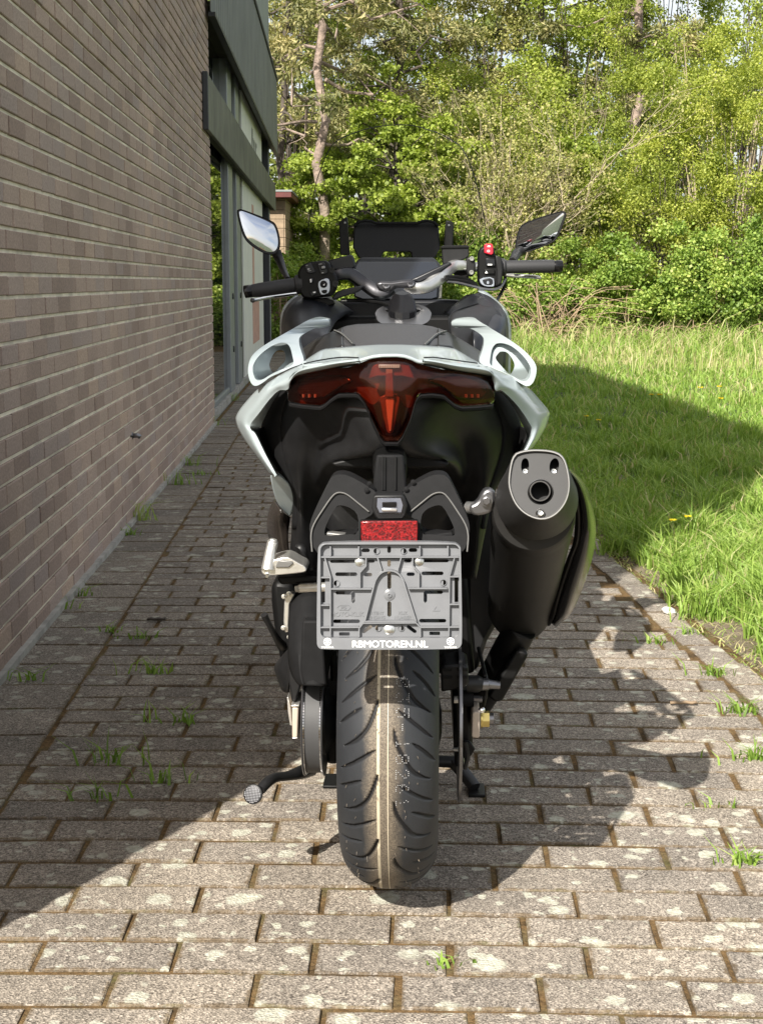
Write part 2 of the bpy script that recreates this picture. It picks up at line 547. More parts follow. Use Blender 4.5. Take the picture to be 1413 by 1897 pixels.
def brick_mat():
    k = NT('brown_brick')
    co = k.coord('World'); tone = k.attr('tone')
    c = k.ramp(tone, [(0.0, (0.300, 0.226, 0.186)), (0.35, (0.385, 0.297, 0.246)), (0.6, (0.415, 0.318, 0.260)), (0.85, (0.350, 0.284, 0.252)), (1.0, (0.45, 0.340, 0.262))])
    b = k.noise(co, 140, 4, 0.7)
    s = k.noise(co, 1.1, 5)
    c = k.mix(1.0, c, k.ramp(b, [(0.32, (0.72, 0.72, 0.73)), (0.68, (1.22, 1.2, 1.18))]), 'MULTIPLY')
    c = k.mix(1.0, c, k.ramp(s, [(0.3, (0.84, 0.84, 0.85)), (0.7, (1.12, 1.1, 1.08))]), 'MULTIPLY')
    k.set(Base_Color=c, Roughness=0.85, Specular_IOR_Level=0.3)
    k.bump(b, 0.5, 0.004)
    return k.m
M['brick'] = brick_mat()
M['mortar'] = simple('pale_mortar', (0.74, 0.68, 0.55), 0.95, var=0.25, vscale=9, bump=0.5, bscale=180, bdist=0.004)
M['jointdark'] = simple('recessed_mortar', (0.06, 0.05, 0.043), 1.0)
M['fascia'] = simple('weathered_green_grey_board', (0.115, 0.118, 0.088), 0.7, var=0.35, vscale=3.0, bump=0.2, bscale=40)
M['fasciaend'] = simple('dark_grey_board_end', (0.035, 0.037, 0.042), 0.6)
M['soffit'] = simple('mossy_soffit', (0.060, 0.066, 0.032), 0.85, var=0.4, vscale=2.5)
M['clad'] = simple('corrugated_grey_cladding', (0.150, 0.158, 0.138), 0.55, var=0.18, vscale=2.0, metal=0.1)
M['bluemetal'] = simple('blue_grey_metal_facade', (0.20, 0.25, 0.28), 0.4, var=0.15, vscale=2.0)
M['frame'] = simple('aluminium_window_frame', (0.27, 0.29, 0.30), 0.42, metal=0.4, var=0.08, vscale=5)
M['framedark'] = simple('dark_window_gasket', (0.012, 0.013, 0.014), 0.5)
M['panel'] = simple('off_white_panel', (0.66, 0.67, 0.61), 0.55, var=0.06, vscale=3)
M['poster'] = simple('faded_pink_poster', (0.50, 0.30, 0.24), 0.7, var=0.2, vscale=14)
M['fadedink'] = simple('faded_ink', (0.30, 0.31, 0.26), 0.7)
M['kerb'] = simple('concrete_plinth', (0.30, 0.29, 0.26), 0.9, var=0.3, vscale=12, bump=0.4, bscale=150, bdist=0.003)
def glass_mat():
    k = NT('shop_window_glass')
    k.set(Base_Color=(0.010, 0.013, 0.012), Roughness=0.015, Specular_IOR_Level=0.7, IOR=1.6)
    return k.m
M['glass'] = glass_mat()
M['plank'] = simple('weathered_wood_plank', (0.27, 0.20, 0.13), 0.8, var=0.25, vscale=9, bump=0.3, bscale=60)
M['redfascia'] = simple('dull_red_fascia', (0.11, 0.028, 0.024), 0.6, var=0.15, vscale=6)
M['greyroof'] = simple('grey_roof_sheet', (0.22, 0.24, 0.23), 0.6, var=0.1)

def leaf_mat(name, stops, trans=0.35, rough=0.5):
    k = NT(name)
    tone = k.attr('tone')
    c = k.ramp(tone, stops)
    k.set(Base_Color=c, Roughness=rough, Specular_IOR_Level=0.35)
    tr = k.n('ShaderNodeBsdfTranslucent')
    tc = k.mix(1.0, c, (1.15, 1.25, 0.55), 'MULTIPLY')
    k.l(tc, tr.inputs[0])
    ms = k.n('ShaderNodeMixShader'); ms.inputs[0].default_value = trans
    k.l(k.b.outputs[0], ms.inputs[1]); k.l(tr.outputs[0], ms.inputs[2])
    k.l(ms.outputs[0], k.out.inputs[0])
    return k.m
M['grass'] = leaf_mat('meadow_grass', [(0.0, (0.105, 0.180, 0.030)), (0.35, (0.205, 0.325, 0.055)), (0.6, (0.305, 0.420, 0.09)), (0.8, (0.40, 0.46, 0.15)), (0.92, (0.46, 0.41, 0.21)), (1.0, (0.52, 0.45, 0.27))], 0.35)
M['leaf_fresh'] = leaf_mat('fresh_spring_leaf', [(0.0, (0.12, 0.165, 0.025)), (0.5, (0.275, 0.345, 0.055)), (1.0, (0.44, 0.48, 0.11))], 0.4)
M['leaf_yellow'] = leaf_mat('yellow_green_leaf', [(0.0, (0.155, 0.205, 0.032)), (0.5, (0.335, 0.385, 0.070)), (1.0, (0.54, 0.54, 0.13))], 0.4)
M['leaf_olive'] = leaf_mat('olive_bud_leaf', [(0.0, (0.163, 0.175, 0.056)), (0.5, (0.300, 0.300, 0.100)), (1.0, (0.475, 0.425, 0.175))], 0.3)
M['needle'] = leaf_mat('pine_needle', [(0.0, (0.094, 0.106, 0.037)), (0.5, (0.225, 0.225, 0.088)), (1.0, (0.438, 0.375, 0.175))], 0.2)
M['bramble'] = leaf_mat('bramble_leaf', [(0.0, (0.111, 0.182, 0.034)), (0.5, (0.260, 0.371, 0.071)), (1.0, (0.469, 0.521, 0.144))], 0.35)
M['wood_leaf'] = leaf_mat('deep_wood_leaf', [(0.0, (0.072, 0.098, 0.021)), (0.5, (0.182, 0.221, 0.052)), (1.0, (0.351, 0.377, 0.104))], 0.3)
M['petal'] = leaf_mat('yellow_petal', [(0.0, (0.75, 0.55, 0.01)), (1.0, (0.85, 0.68, 0.02))], 0.2)
M['pinebark'] = simple('pine_bark', (0.23, 0.175, 0.140), 0.9, var=0.45, vscale=9, bump=0.8, bscale=22, bdist=0.03)
M['darkbark'] = simple('dark_bark', (0.075, 0.060, 0.048), 0.9, var=0.4, vscale=8, bump=0.6, bscale=20, bdist=0.02)
M['palebark'] = simple('pale_twig_bark', (0.34, 0.28, 0.19), 0.85, var=0.3, vscale=6)
M['dry'] = simple('dry_bramble_cane', (0.30, 0.215, 0.135), 0.85, var=0.35, vscale=3)

# ------------------------------------------------------------------ ground
def sheet(name, pts, z, mat, kind='structure', parent=None):
    o = to_obj(name, [(x, y, z) for x, y in pts], [tuple(range(len(pts)))], mat, parent, smooth=False)
    if kind and parent is None: tag(o, kind=kind)
    return o
sheet('ground', [(-300, -300), (300, -300), (300, 400), (-300, 400)], -0.09, 'turf')

def path_right(y):                   # right-hand edge of the paved path
    return 1.045 - 0.054 * (y - 3.83) + 0.012 * math.sin(y * 2.1) + 0.008 * math.sin(y * 5.3)
def wall_x(y):
    return -0.924 - 0.032 * y
ys = np.linspace(-6, 26, 70)
pav = [(wall_x(y) - 0.02, y) for y in ys] + [(path_right(y) + 0.02, y) for y in ys[::-1]]
pavement = sheet('pavement', pav, -0.0030, 'joint')

# ------------------------------------------------------------------ pavers: rows across the path, slightly sagging to the right
def paver_mesh(L, W, H, tone, seed, ch=0.0016):
    r = random.Random(seed)
    def j(a): return r.uniform(-a, a)
    lx, wy = L / 2, W / 2
    top = [(-lx + ch + j(.002), -wy + ch + j(.0015), 0), (lx - ch + j(.002), -wy + ch + j(.0015), 0), (lx - ch + j(.002), wy - ch + j(.0015), 0), (-lx + ch + j(.002), wy - ch + j(.0015), 0)]
    mid = [(-lx, -wy, -ch), (lx, -wy, -ch), (lx, wy, -ch), (-lx, wy, -ch)]
    low = [(x, y, -H) for x, y, _ in mid]
    m_ = min(0.026, wy * .45)
    inn = [(-lx + m_, -wy + m_, 0.0004), (lx - m_, -wy + m_, 0.0004), (lx - m_, wy - m_, 0.0004), (-lx + m_, wy - m_, 0.0004)]
    vs = top + mid + low + inn
    fs = [(12, 13, 14, 15)] + [(i, (i + 1) % 4, 12 + (i + 1) % 4, 12 + i) for i in range(4)] + [(4 + i, 4 + (i + 1) % 4, (i + 1) % 4, i) for i in range(4)] + [(8 + i, 8 + (i + 1) % 4, 4 + (i + 1) % 4, 4 + i) for i in range(4)]
    return vs, fs
EDGE16 = [1.0] * 12 + [0.0] * 4
pavers = []                          # (cx, cy, rz, L, W)
PL_, PW_ = 0.222, 0.1105
XROW0 = lambda y: wall_x(y) + 0.229
j = 0
y0 = 1.55
while y0 < 23:
    x0 = XROW0(y0)
    off = (0.5 if j % 2 else 0.0) + random.uniform(-0.08, 0.08)
    x = x0 - PL_ * (1 - off)
    while True:
        a, b = x, x + PL_
        yc = y0
        xr = path_right(yc) - 0.125
        a2, b2 = max(a, x0), min(b, xr)
        if a2 > xr: break
        if b2 - a2 > 0.05:
            cx = (a2 + b2) / 2
            sl = -0.03 - 0.045 * cx
            pavers.append((cx, y0 - 0.03 * cx - 0.0225 * cx * cx, math.atan(sl), b2 - a2 - random.choice([random.uniform(0.006, 0.010), random.uniform(0.008, 0.014)]), PW_ - random.uniform(0.008, 0.013)))
        x = b
    y0 += PW_
    j += 1
# edge courses: along the wall and along the lawn
y = 1.5
while y < 23:
    L = 0.222
    pavers.append((wall_x(y) + 0.117, y, R(1.8) + R(90), L - 0.010, 0.215))
    y += L
y = 1.5
while y < 23:
    pavers.append((path_right(y) - 0.062, y, R(93), 0.212, 0.098))
    y += 0.222
def in_frame(p, m=40):
    u, v, zc = proj(p)
    return -m < u < 1413 + m and -m < v < 1897 + m
vis = sorted([p for p in pavers if in_frame((p[0], p[1], 0))], key=lambda p: p[1] ** 2 * 1.0 + p[0] ** 2)
near = set(vis[:296])
cache = {}
for i, p in enumerate(vis[:296]):
    cx, cy, rz, L, W = p
    key = (round(L, 2), round(W, 2), i % 6)
    if key not in cache:
        vs_, fs_ = paver_mesh(round(L, 2) if abs(L - .208) > .02 else L, W, 0.045, 0, i)
        me = bpy.data.meshes.new('paver'); me.from_pydata(vs_, [], fs_)
        a = me.attributes.new('tone', 'FLOAT', 'POINT'); a.data.foreach_set('value', np.full(len(vs_), random.random(), np.float32))
        a = me.attributes.new('edge', 'FLOAT', 'POINT'); a.data.foreach_set('value', np.array(EDGE16, np.float32))
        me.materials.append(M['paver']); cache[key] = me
    o = bpy.data.objects.new('paver', cache[key])
    o.location = (cx, cy, random.uniform(-0.001, 0.003))
    o.rotation_euler = (R(random.gauss(0, 0.28)), R(random.gauss(0, 0.16)), rz + R(random.gauss(0, 0.5)))
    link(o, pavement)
V, F, T, E16 = [], [], [], []
for i, p in enumerate(pavers):
    if p in near: continue
    cx, cy, rz, L, W = p
    vs_, fs_ = paver_mesh(L, W, 0.03, 0, i)
    m = Matrix.Translation((cx, cy, random.uniform(-0.002, 0.003))) @ Matrix.Rotation(rz + R(random.gauss(0, .5)), 4, 'Z') @ Matrix.Rotation(R(random.gauss(0, .25)), 4, 'X')
    n = len(V)
    V += [m @ Vector(v) for v in vs_]; F += [tuple(q + n for q in f) for f in fs_]; T += [random.random()] * len(vs_); E16 += EDGE16
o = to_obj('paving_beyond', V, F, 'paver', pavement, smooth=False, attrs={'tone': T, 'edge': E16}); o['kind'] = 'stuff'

# bare sandy verge between path and lawn, then the lawn floor
NV = 120
rows = []
vy = np.linspace(0.5, 26, NV)
V, F = [], []
for i, y in enumerate(vy):
    xr = path_right(y)
    for k in range(9):
        t = k / 8
        z = -0.006 + 0.022 * math.sin(t * math.pi * .5) + 0.012 * noise.noise((xr + t * 0.5, y * 2.2, 1.0)) * min(1, t * 3)
        V.append((xr - 0.01 + t * 0.55, y, z))
for i in range(NV - 1):
    for k in range(8):
        F.append((i * 9 + k, i * 9 + k + 1, (i + 1) * 9 + k + 1, (i + 1) * 9 + k))
tag(to_obj('sandy_verge', V, F, 'soil'), kind='structure')
V, F = [], []
vx = np.concatenate([np.linspace(0.42, 8, 26), np.array([12, 20, 40])])
vy = np.linspace(0.0, 40, 60)
for y in vy:
    for k, t in enumerate(vx):
        x = path_right(min(y, 26)) + t - 0.10 * max(0.0, noise.noise((y * 1.7, 3, 0)))
        V.append((x, y, 0.006 + 0.03 * noise.noise((x * .8, y * .8, 5)) + (0.0 if t > 0.45 else -0.012)))
n = len(vx)
for i in range(len(vy) - 1):
    for k in range(n - 1):
        F.append((i * n + k, i * n + k + 1, (i + 1) * n + k + 1, (i + 1) * n + k))
tag(to_obj('lawn', V, F, 'turf'), kind='structure')
sheet('backyard', [(-14, 23.2), (2.0, 23.2), (2.0, 45), (-14, 45)], -0.02, 'turf')

# ------------------------------------------------------------------ grass
def blades(P, H, Wd, tone, lean=0.5, bend=0.55):
    """P (n,3) roots -> verts (5n,3), quads, tris, tone per vertex"""
    n = len(P)
    az = rng.uniform(0, 2 * np.pi, n)
    ln = np.abs(rng.normal(lean, 0.28, n)) * H
    d = np.stack([np.cos(az), np.sin(az), np.zeros(n)], 1)
    fa = rng.uniform(0, 2 * np.pi, n)
    s = np.stack([np.cos(fa), np.sin(fa), np.zeros(n)], 1) * (Wd / 2)[:, None]
    mid = P + d * (ln * bend * 0.45)[:, None]; mid[:, 2] += H * 0.58
    tip = P + d * ln[:, None]; tip[:, 2] += H * rng.uniform(0.78, 1.0, n)
    V = np.stack([P - s, P + s, mid + s * .75, mid - s * .75, tip], 1).reshape(-1, 3)
    b = np.arange(n)[:, None] * 5
    Q = b + np.array([[0, 1, 2, 3]]); T = b + np.array([[3, 2, 4]])
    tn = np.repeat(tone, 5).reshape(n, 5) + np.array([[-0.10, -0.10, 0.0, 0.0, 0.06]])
    return V, Q, T, np.clip(tn, 0, 1).reshape(-1)
def merge(parts):
    V, Q, T, A = [], [], [], []
    o = 0
    for v, q, t, a in parts:
        V.append(v); Q.append(q + o); T.append(t + o); A.append(a); o += len(v)
    return np.concatenate(V), np.concatenate(Q), np.concatenate(T), np.concatenate(A)
def nz2(x, y, f, s):
    return np.array([noise.noise((a * f, b * f, s)) for a, b in zip(x, y)])
pr = np.vectorize(path_right)
def field(n, y0, y1, pw):
    """roots over the lawn in view, density falling with distance"""
    t = rng.uniform(0, 1, n)
    y = (y0 ** (1 - pw) + t * (y1 ** (1 - pw) - y0 ** (1 - pw))) ** (1 / (1 - pw))
    xm = np.minimum(0.30 * y + 1.3, 12)
    xl = pr(y) + 0.05
    x = xl + rng.uniform(0, 1, n) * np.maximum(xm - xl, 0.05)
    return x, y
parts = []
x, y = field(190000, 2.2, 24.5, 1.35)
cl = nz2(x, y, 1.6, 0.0); cl2 = nz2(x, y, 5.5, 9.0)
edge = x - pr(y)
keep = (edge > 0.09 + 0.14 * cl2 + 0.10 * cl - 0.12 * np.clip((y - 4.6) / 1.5, 0, 1)) & (rng.uniform(0, 1, len(x)) < np.clip(0.85 + 0.7 * cl2, 0.2, 1))
x, y, cl, cl2, edge = x[keep], y[keep], cl[keep], cl2[keep], edge[keep]
H = (0.062 + 0.048 * np.clip(cl + cl2 * .8, -0.6, 1)) * rng.uniform(0.6, 1.5, len(x)) * (1 + 0.018 * y)
H = np.clip(H, 0.03, 0.4)
W = (0.0035 + 0.00065 * y) * rng.uniform(0.7, 1.4, len(x))
far = np.clip((y - 13) / 9, 0, 1)
H = H * (1 + 2.6 * np.clip((y - 18.5) / 4.5, 0, 1))
tone = 0.38 + 0.22 * cl + 0.15 * cl2 + rng.normal(0, 0.13, len(x)) - far * 0.02
straw = rng.uniform(0, 1, len(x)) < (0.06 + 0.10 * far + 0.5 * far * np.clip(nz2(x, y, 0.45, 4) + .1, 0, 1))
tone = np.where(straw, rng.uniform(0.85, 1.0, len(x)), np.clip(tone, 0, 0.82))
H = np.where(straw, H * 1.2, H)
P = np.stack([x, y, np.zeros(len(x)) - 0.005], 1)
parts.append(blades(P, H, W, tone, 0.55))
# coarse tussocks along the edge of the path
tx, ty, th = [], [], []
for i in range(150):
    yy = 1.8 + 8.3 * random.random() ** 1.4
    e = 0.03 + random.random() ** 2 * 1.3 + (0.03 if 3.4 < yy < 4.5 else 0)
    hh = random.uniform(0.07, 0.19)
    xx = path_right(yy) + e
    m = random.randint(45, 95)
    a = rng.uniform(0, 2 * np.pi, m); r = np.abs(rng.normal(0, 0.05, m))
    tx.append(xx + np.cos(a) * r); ty.append(yy + np.sin(a) * r); th.append(np.full(m, hh) * rng.uniform(0.6, 1.25, m))
tx, ty, th = np.concatenate(tx), np.concatenate(ty), np.concatenate(th)
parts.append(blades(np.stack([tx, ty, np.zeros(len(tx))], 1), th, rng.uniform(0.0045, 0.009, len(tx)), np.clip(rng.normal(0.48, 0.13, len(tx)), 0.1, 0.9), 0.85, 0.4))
# dead grass and crumbs lying on the bare verge
yy = rng.uniform(1.8, 9, 4200); xx = pr(yy) + np.abs(rng.normal(0.05, 0.13, 4200)) - .03
parts.append(blades(np.stack([xx, yy, np.full(4200, .010)], 1), rng.uniform(0.008, 0.022, 4200), rng.uniform(0.002, 0.005, 4200), rng.choice([.2, .5, .85, .93, 1.0], 4200), 2.2, 0.6))
# tall dry stems near the far hedge
x, y = field(7000, 17, 25, 1.01)
k = nz2(x, y, 0.5, 2.0) + rng.normal(0, 0.2, len(x)) + np.clip((x - 4.0) * .1, -.3, .15) > 0.22
x, y = x[k], y[k]
parts.append(blades(np.stack([x, y, np.zeros(len(x))], 1), rng.uniform(0.20, 0.52, len(x)), rng.uniform(0.006, 0.013, len(x)), rng.uniform(0.72, 1.0, len(x)), 0.35))
V, Q, T, A = merge(parts)
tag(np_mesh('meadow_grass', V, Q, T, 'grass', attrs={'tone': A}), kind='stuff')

# ------------------------------------------------------------------ shop building on the left
WANG = math.atan(0.032)
TDIR = Vector((-0.032, 1, 0)).normalized(); NDIR = Vector((1, 0.032, 0)).normalized()
shop = empty('shop_building', (0, 0, 0), WANG)
tag(shop, 'brown brick shop building with glazed front and corrugated grey cladding along the path', 'building')
# local frame of the building: +y along the facade, +x out of the wall; the brick face is the plane x = -0.924
def bx(mb, d0, d1, s0, s1, z0, z1):
    mb.box((-(d0 + d1) / 2, (s0 + s1) / 2, (z0 + z1) / 2), (abs(d1 - d0), abs(s1 - s0), abs(z1 - z0)))
    return mb
S0, S1, DW, HB = 1.67, 11.25, 0.924, 6.55
CRS, BL = 0.0649, 0.2205
mb = MB(); bx(mb, DW + 0.024, DW + 0.34, S0 + 0.004, S1 - 0.004, 0.02, HB)
brick_wall = mb.build('brick_wall', 'jointdark', shop, smooth=False)
mv, mf = MB(), None
ncrs = int(HB / CRS)
for c in range(ncrs + 1):
    z = c * CRS
    bx(mv, DW + 0.0075 + random.uniform(-.002, .002), DW + 0.03, S0 + 0.004, S1 - 0.004, z - 0.0062, z + 0.0062)
o = mv.build('bed_joint_mortar', 'mortar', brick_wall, smooth=False); o['kind'] = 'stuff'
def brick_mesh(L, H, D, ch, seed):
    r = random.Random(seed)
    j = lambda a: r.uniform(-a, a)
    l, h = L / 2, H / 2
    fr = [(0, -l + ch + j(.001), -h + ch + j(.001)), (0, l - ch + j(.001), -h + ch + j(.001)), (0, l - ch + j(.001), h - ch + j(.001)), (0, -l + ch + j(.001), h - ch + j(.001))]
    md = [(-ch, -l, -h), (-ch, l, -h), (-ch, l, h), (-ch, -l, h)]
    bk = [(-D, y_, z_) for _, y_, z_ in md]
    return fr + md + bk, [(0, 1, 2, 3)] + [(4 + i, 4 + (i + 1) % 4, (i + 1) % 4, i) for i in range(4)] + [(8 + i, 8 + (i + 1) % 4, 4 + (i + 1) % 4, 4 + i) for i in range(4)]
allb = []
for c in range(ncrs):
    s = S0 + (0 if c % 2 else -BL / 2) + random.uniform(-.012, .012)
    while s < S1:
        a, b = max(s, S0), min(s + BL, S1)
        if b - a > 0.04:
            allb.append(((a + b) / 2, c * CRS + CRS / 2, b - a - random.uniform(0.006, 0.011), CRS - 0.0118))
        s += BL
def bworld(s, d, z):
    return TDIR * s - NDIR * d + Vector((0, 0, z))
visb = sorted([b for b in allb if in_frame(bworld(b[0], DW, b[1]), 4)], key=lambda b: b[0])
nearb = set(visb[:296])
bcache = []
for i in range(24):
    vs_, fs_ = brick_mesh(BL - 0.0045, CRS - 0.0118, 0.05, 0.0022, i)
    me = bpy.data.meshes.new('brick'); me.from_pydata(vs_, [], fs_)
    a = me.attributes.new('tone', 'FLOAT', 'POINT'); a.data.foreach_set('value', np.full(len(vs_), (i + .5) / 24, np.float32))
    me.materials.append(M['brick']); bcache.append(me)
for b in visb[:296]:
    o = bpy.data.objects.new('brick', random.choice(bcache))
    o.location = (-DW + random.uniform(-.0012, .0015), b[0], b[1])
    o.scale = (1, b[2] / (BL - 0.0045), 1)
    o.rotation_euler = (R(random.gauss(0, .25)), R(random.gauss(0, .25)), R(random.gauss(0, .25)))
    link(o, brick_wall)
V, F, T = [], [], []
for i, b in enumerate(allb):
    if b in nearb: continue
    vs_, fs_ = brick_mesh(b[2], b[3], 0.05, 0.002, i)
    if not in_frame(bworld(b[0], DW, b[1]), 120): fs_ = fs_[:1] + fs_[5:]
    n = len(V); dx = -DW + random.uniform(-.0012, .0015)
    V += [(x_ + dx, y_ + b[0], z_ + b[1]) for x_, y_, z_ in vs_]
    F += [tuple(q + n for q in f) for f in fs_]; T += [random.random()] * len(vs_)
o = to_obj('brickwork_beyond', V, F, 'brick', brick_wall, smooth=False, attrs={'tone': T}); o['kind'] = 'stuff'
# plinth strip at the foot, hidden core of the building, roof edge
mb = MB(); bx(mb, DW - 0.018, DW + 0.1, S0, S1, -0.05, 0.022); mb.build('plinth', 'kerb', shop, smooth=False)
mb = MB(); bx(mb, DW + 0.36, 9.0, S0 + 0.02, S1 - 0.02, -0.05, HB - 0.02); mb.build('building_core', 'jointdark', shop, smooth=False)
mb = MB(); bx(mb, DW + 0.36, 9.0, S1 - 0.018, 22.6, -0.05, 3.25); mb.build('building_core', 'jointdark', shop, smooth=False)
mb = MB(); bx(mb, DW - 0.03, DW + 0.37, S0 - 0.02, S1 + 0.02, HB + 0.003, HB + 0.09); mb.build('roof_edge', 'fasciaend', shop, smooth=False)
# glazed front
DG = 1.005
mb = MB(); bx(mb, DG - 0.05, DG + 0.2, S1 + 0.01, 22.7, -0.05, 0.055); mb.build('window_sill', 'kerb', shop, smooth=False)
def pane(s0, s1, z0, z1, d=DG):
    mb = MB(); bx(mb, d, d + 0.012, s0, s1, z0, z1); return mb.build('window_pane', 'glass', shop, smooth=False)
pane(S1 + 0.06, 13.75, 0.10, 2.52); pane(20.55, 21.55, 0.10, 2.52); pane(21.75, 22.6, 0.10, 2.52)
pane(S1 + 0.06, 13.75, 2.55, 3.16, DG + 0.03); pane(20.55, 22.6, 2.55, 3.16, DG + 0.03)
def post(name, s0, s1, z0, z1, d0, d1, mat='frame', bev=0.006):
    mb = MB(); bx(mb, d0, d1, s0, s1, z0, z1); return mb.build(name, mat, shop, smooth=False, bevel=bev, bseg=1)
post('frame_rail', S1 + 0.02, 13.76, 0.057, 0.105, DG - 0.02, DG + 0.05)
post('mullion', 13.78, 14.34, 0.057, 3.3, DG - 0.035, DG + 0.06)
post('frame_gasket', 14.345, 14.9, 0.057, 3.3, DG + 0.0, DG + 0.06, 'framedark', 0)
post('mullion', 14.91, 15.45, 0.057, 3.3, DG - 0.035, DG + 0.06)
post('frame_gasket', 15.455, 15.98, 0.057, 3.3, DG - 0.01, DG + 0.06, 'framedark', 0)
post('white_panel', 16.0, 20.3, 0.057, 3.3, DG - 0.03, DG + 0.06, 'panel')
post('frame_gasket', 20.31, 20.52, 0.057, 3.3, DG - 0.01, DG + 0.06, 'framedark', 0)
post('mullion', 21.56, 21.74, 0.057, 3.3, DG - 0.06, DG + 0.06, 'fasciaend')
post('mullion', 22.6, 22.72, 0.057, 3.3, DG - 0.03, DG + 0.06)
for s in (13.95, 15.1):
    for z in (0.45, 0.95):
        mb = MB(); mb.lathe([(0.001, 0), (0.03, 0.0), (0.03, 0.012), (0.001, 0.014)], (-(DG - 0.034), s + .15, z), (1, 0, 0), 10); mb.build('frame_bolt', 'framedark', shop)
# poster and faded script on the white panel (flat print 2 mm proud)
mb = MB(); bx(mb, DG - 0.034, DG - 0.0305, 17.6, 19.1, 0.35, 0.85); mb.build('poster', 'poster', shop, smooth=False)
mb = MB(); bx(mb, DG - 0.034, DG - 0.0305, 17.7, 18.05, 1.02, 2.0); mb.build('faded_stripe', 'poster', shop, smooth=False)
vs_, fs_ = text_fill('Jbur', 1.0, 0.001)
o = to_obj('faded_script', [(-(DG - 0.0335) + z_, 18.35 + x_ * 0.75 + y_ * 0.15, 2.62 + y_ * 0.42) for x_, y_, z_ in vs_], fs_, 'fadedink', shop, smooth=False)
# lower canopy board, upper corrugated cladding, soffits, upper facade
post('canopy_fascia', S1 - 0.55, 22.75, 2.155, 2.545, 0.885, 0.915, 'fascia', 0.004)
post('canopy_end', S1 - 0.62, S1 - 0.555, 2.15, 2.55, 0.883, 0.921, 'fasciaend', 0.004)
post('canopy_soffit', S1 + 0.02, 22.7, 2.50, 2.54, 0.92, DG - 0.04, 'soffit', 0)
post('canopy_soffit', S1 + 0.02, 22.7, 2.165, 2.185, 0.92, DG - 0.04, 'soffit', 0)
rows = [[], []]
n = 240
for i in range(n + 1):
    s = S1 - 0.25 + (23.0 - S1 + 0.25) * i / n
    d = 0.868 + (0.012 if (i % 4) in (0, 1) else -0.012)
    rows[0].append(Vector((-d, s, 3.02))); rows[1].append(Vector((-d, s, 4.10)))
mb = MB(); mb.grid(rows); mb.build('corrugated_cladding', 'clad', shop, smooth=False, solid=0.006)
post('cladding_drip_edge', S1 - 0.25, 23.0, 2.985, 3.015, 0.85, 0.90, 'framedark', 0)
post('cladding_cap', S1 - 0.25, 23.05, 4.105, 4.15, 0.84, 0.92, 'fasciaend', 0)
post('upper_soffit', S1 + 0.02, 22.95, 3.10, 3.14, 0.905, DG + 0.05, 'soffit', 0)
for k in range(11):
    a = S1 + 0.05 + k * 0.975
    post('facade_panel', a, a + 0.955, 4.16, 6.05, 0.93, 0.96, 'bluemetal', 0.004)

# drain stub in the brick wall
wp = ground_pt(245, 803)
su = 0.924 * 2700 / (620 - 245)
pw = bworld(su, DW, CAM_H - (803 - 523) / FPX * su * 1.0)
stub = empty('wall_pipe', pw, WANG); stub.scale = (.5, .5, .5)
tag(stub, 'short grey pipe stub sticking out of the brown brick wall', 'pipe')
mb = MB(); mb.tube([(-0.02, 0, 0.0), (0.05, 0, 0), (0.075, 0, -0.015)], [0.022, 0.022, 0.021], 14, caps=False); mb.build('pipe', 'greysteel', stub, solid=0.003)
mb = MB(); mb.lathe([(0.022, 0.0), (0.036, 0.0), (0.034, 0.006), (0.023, 0.007)], (0.0, 0, 0), (1, 0, 0), 18, caps=False); mb.build('collar', 'greysteel', stub)

# ------------------------------------------------------------------ wooden hut beyond the shop
hut = empty('wooden_hut', (-1.62, 24.6, 0)); tag(hut, 'small wooden plank hut with dull red roof edge behind the shop building', 'hut')
z = 0.02
while z < 2.45:
    mb = MB(); mb.box((-1.3, 0.0 + random.uniform(-.006, .006), z + 0.075), (2.6, 0.03, 0.142)); mb.box((0.0 + 0.012, 1.2, z + 0.075), (0.03, 2.4, 0.142)); mb.build('plank', 'plank', hut, smooth=False); z += 0.15
mb = MB(); mb.box((-1.3, 1.2, 1.2), (2.54, 2.34, 2.4)); mb.build('hut_core', 'jointdark', hut, smooth=False)
mb = MB(); mb.box((-1.25, 1.2, 2.50), (2.8, 3.0, 0.09)); mb.build('roof_fascia', 'redfascia', hut, smooth=False, bevel=.008)
mb = MB(); mb.box((-1.25, 1.2, 2.562), (2.82, 3.02, 0.03)); mb.build('roof', 'greyroof', hut, smooth=False)
mb = MB(); mb.box((-1.45, 1.6, 2.76), (1.8, 1.4, 0.32)); mb.build('roof_box', 'greyroof', hut, smooth=False, bevel=.01)

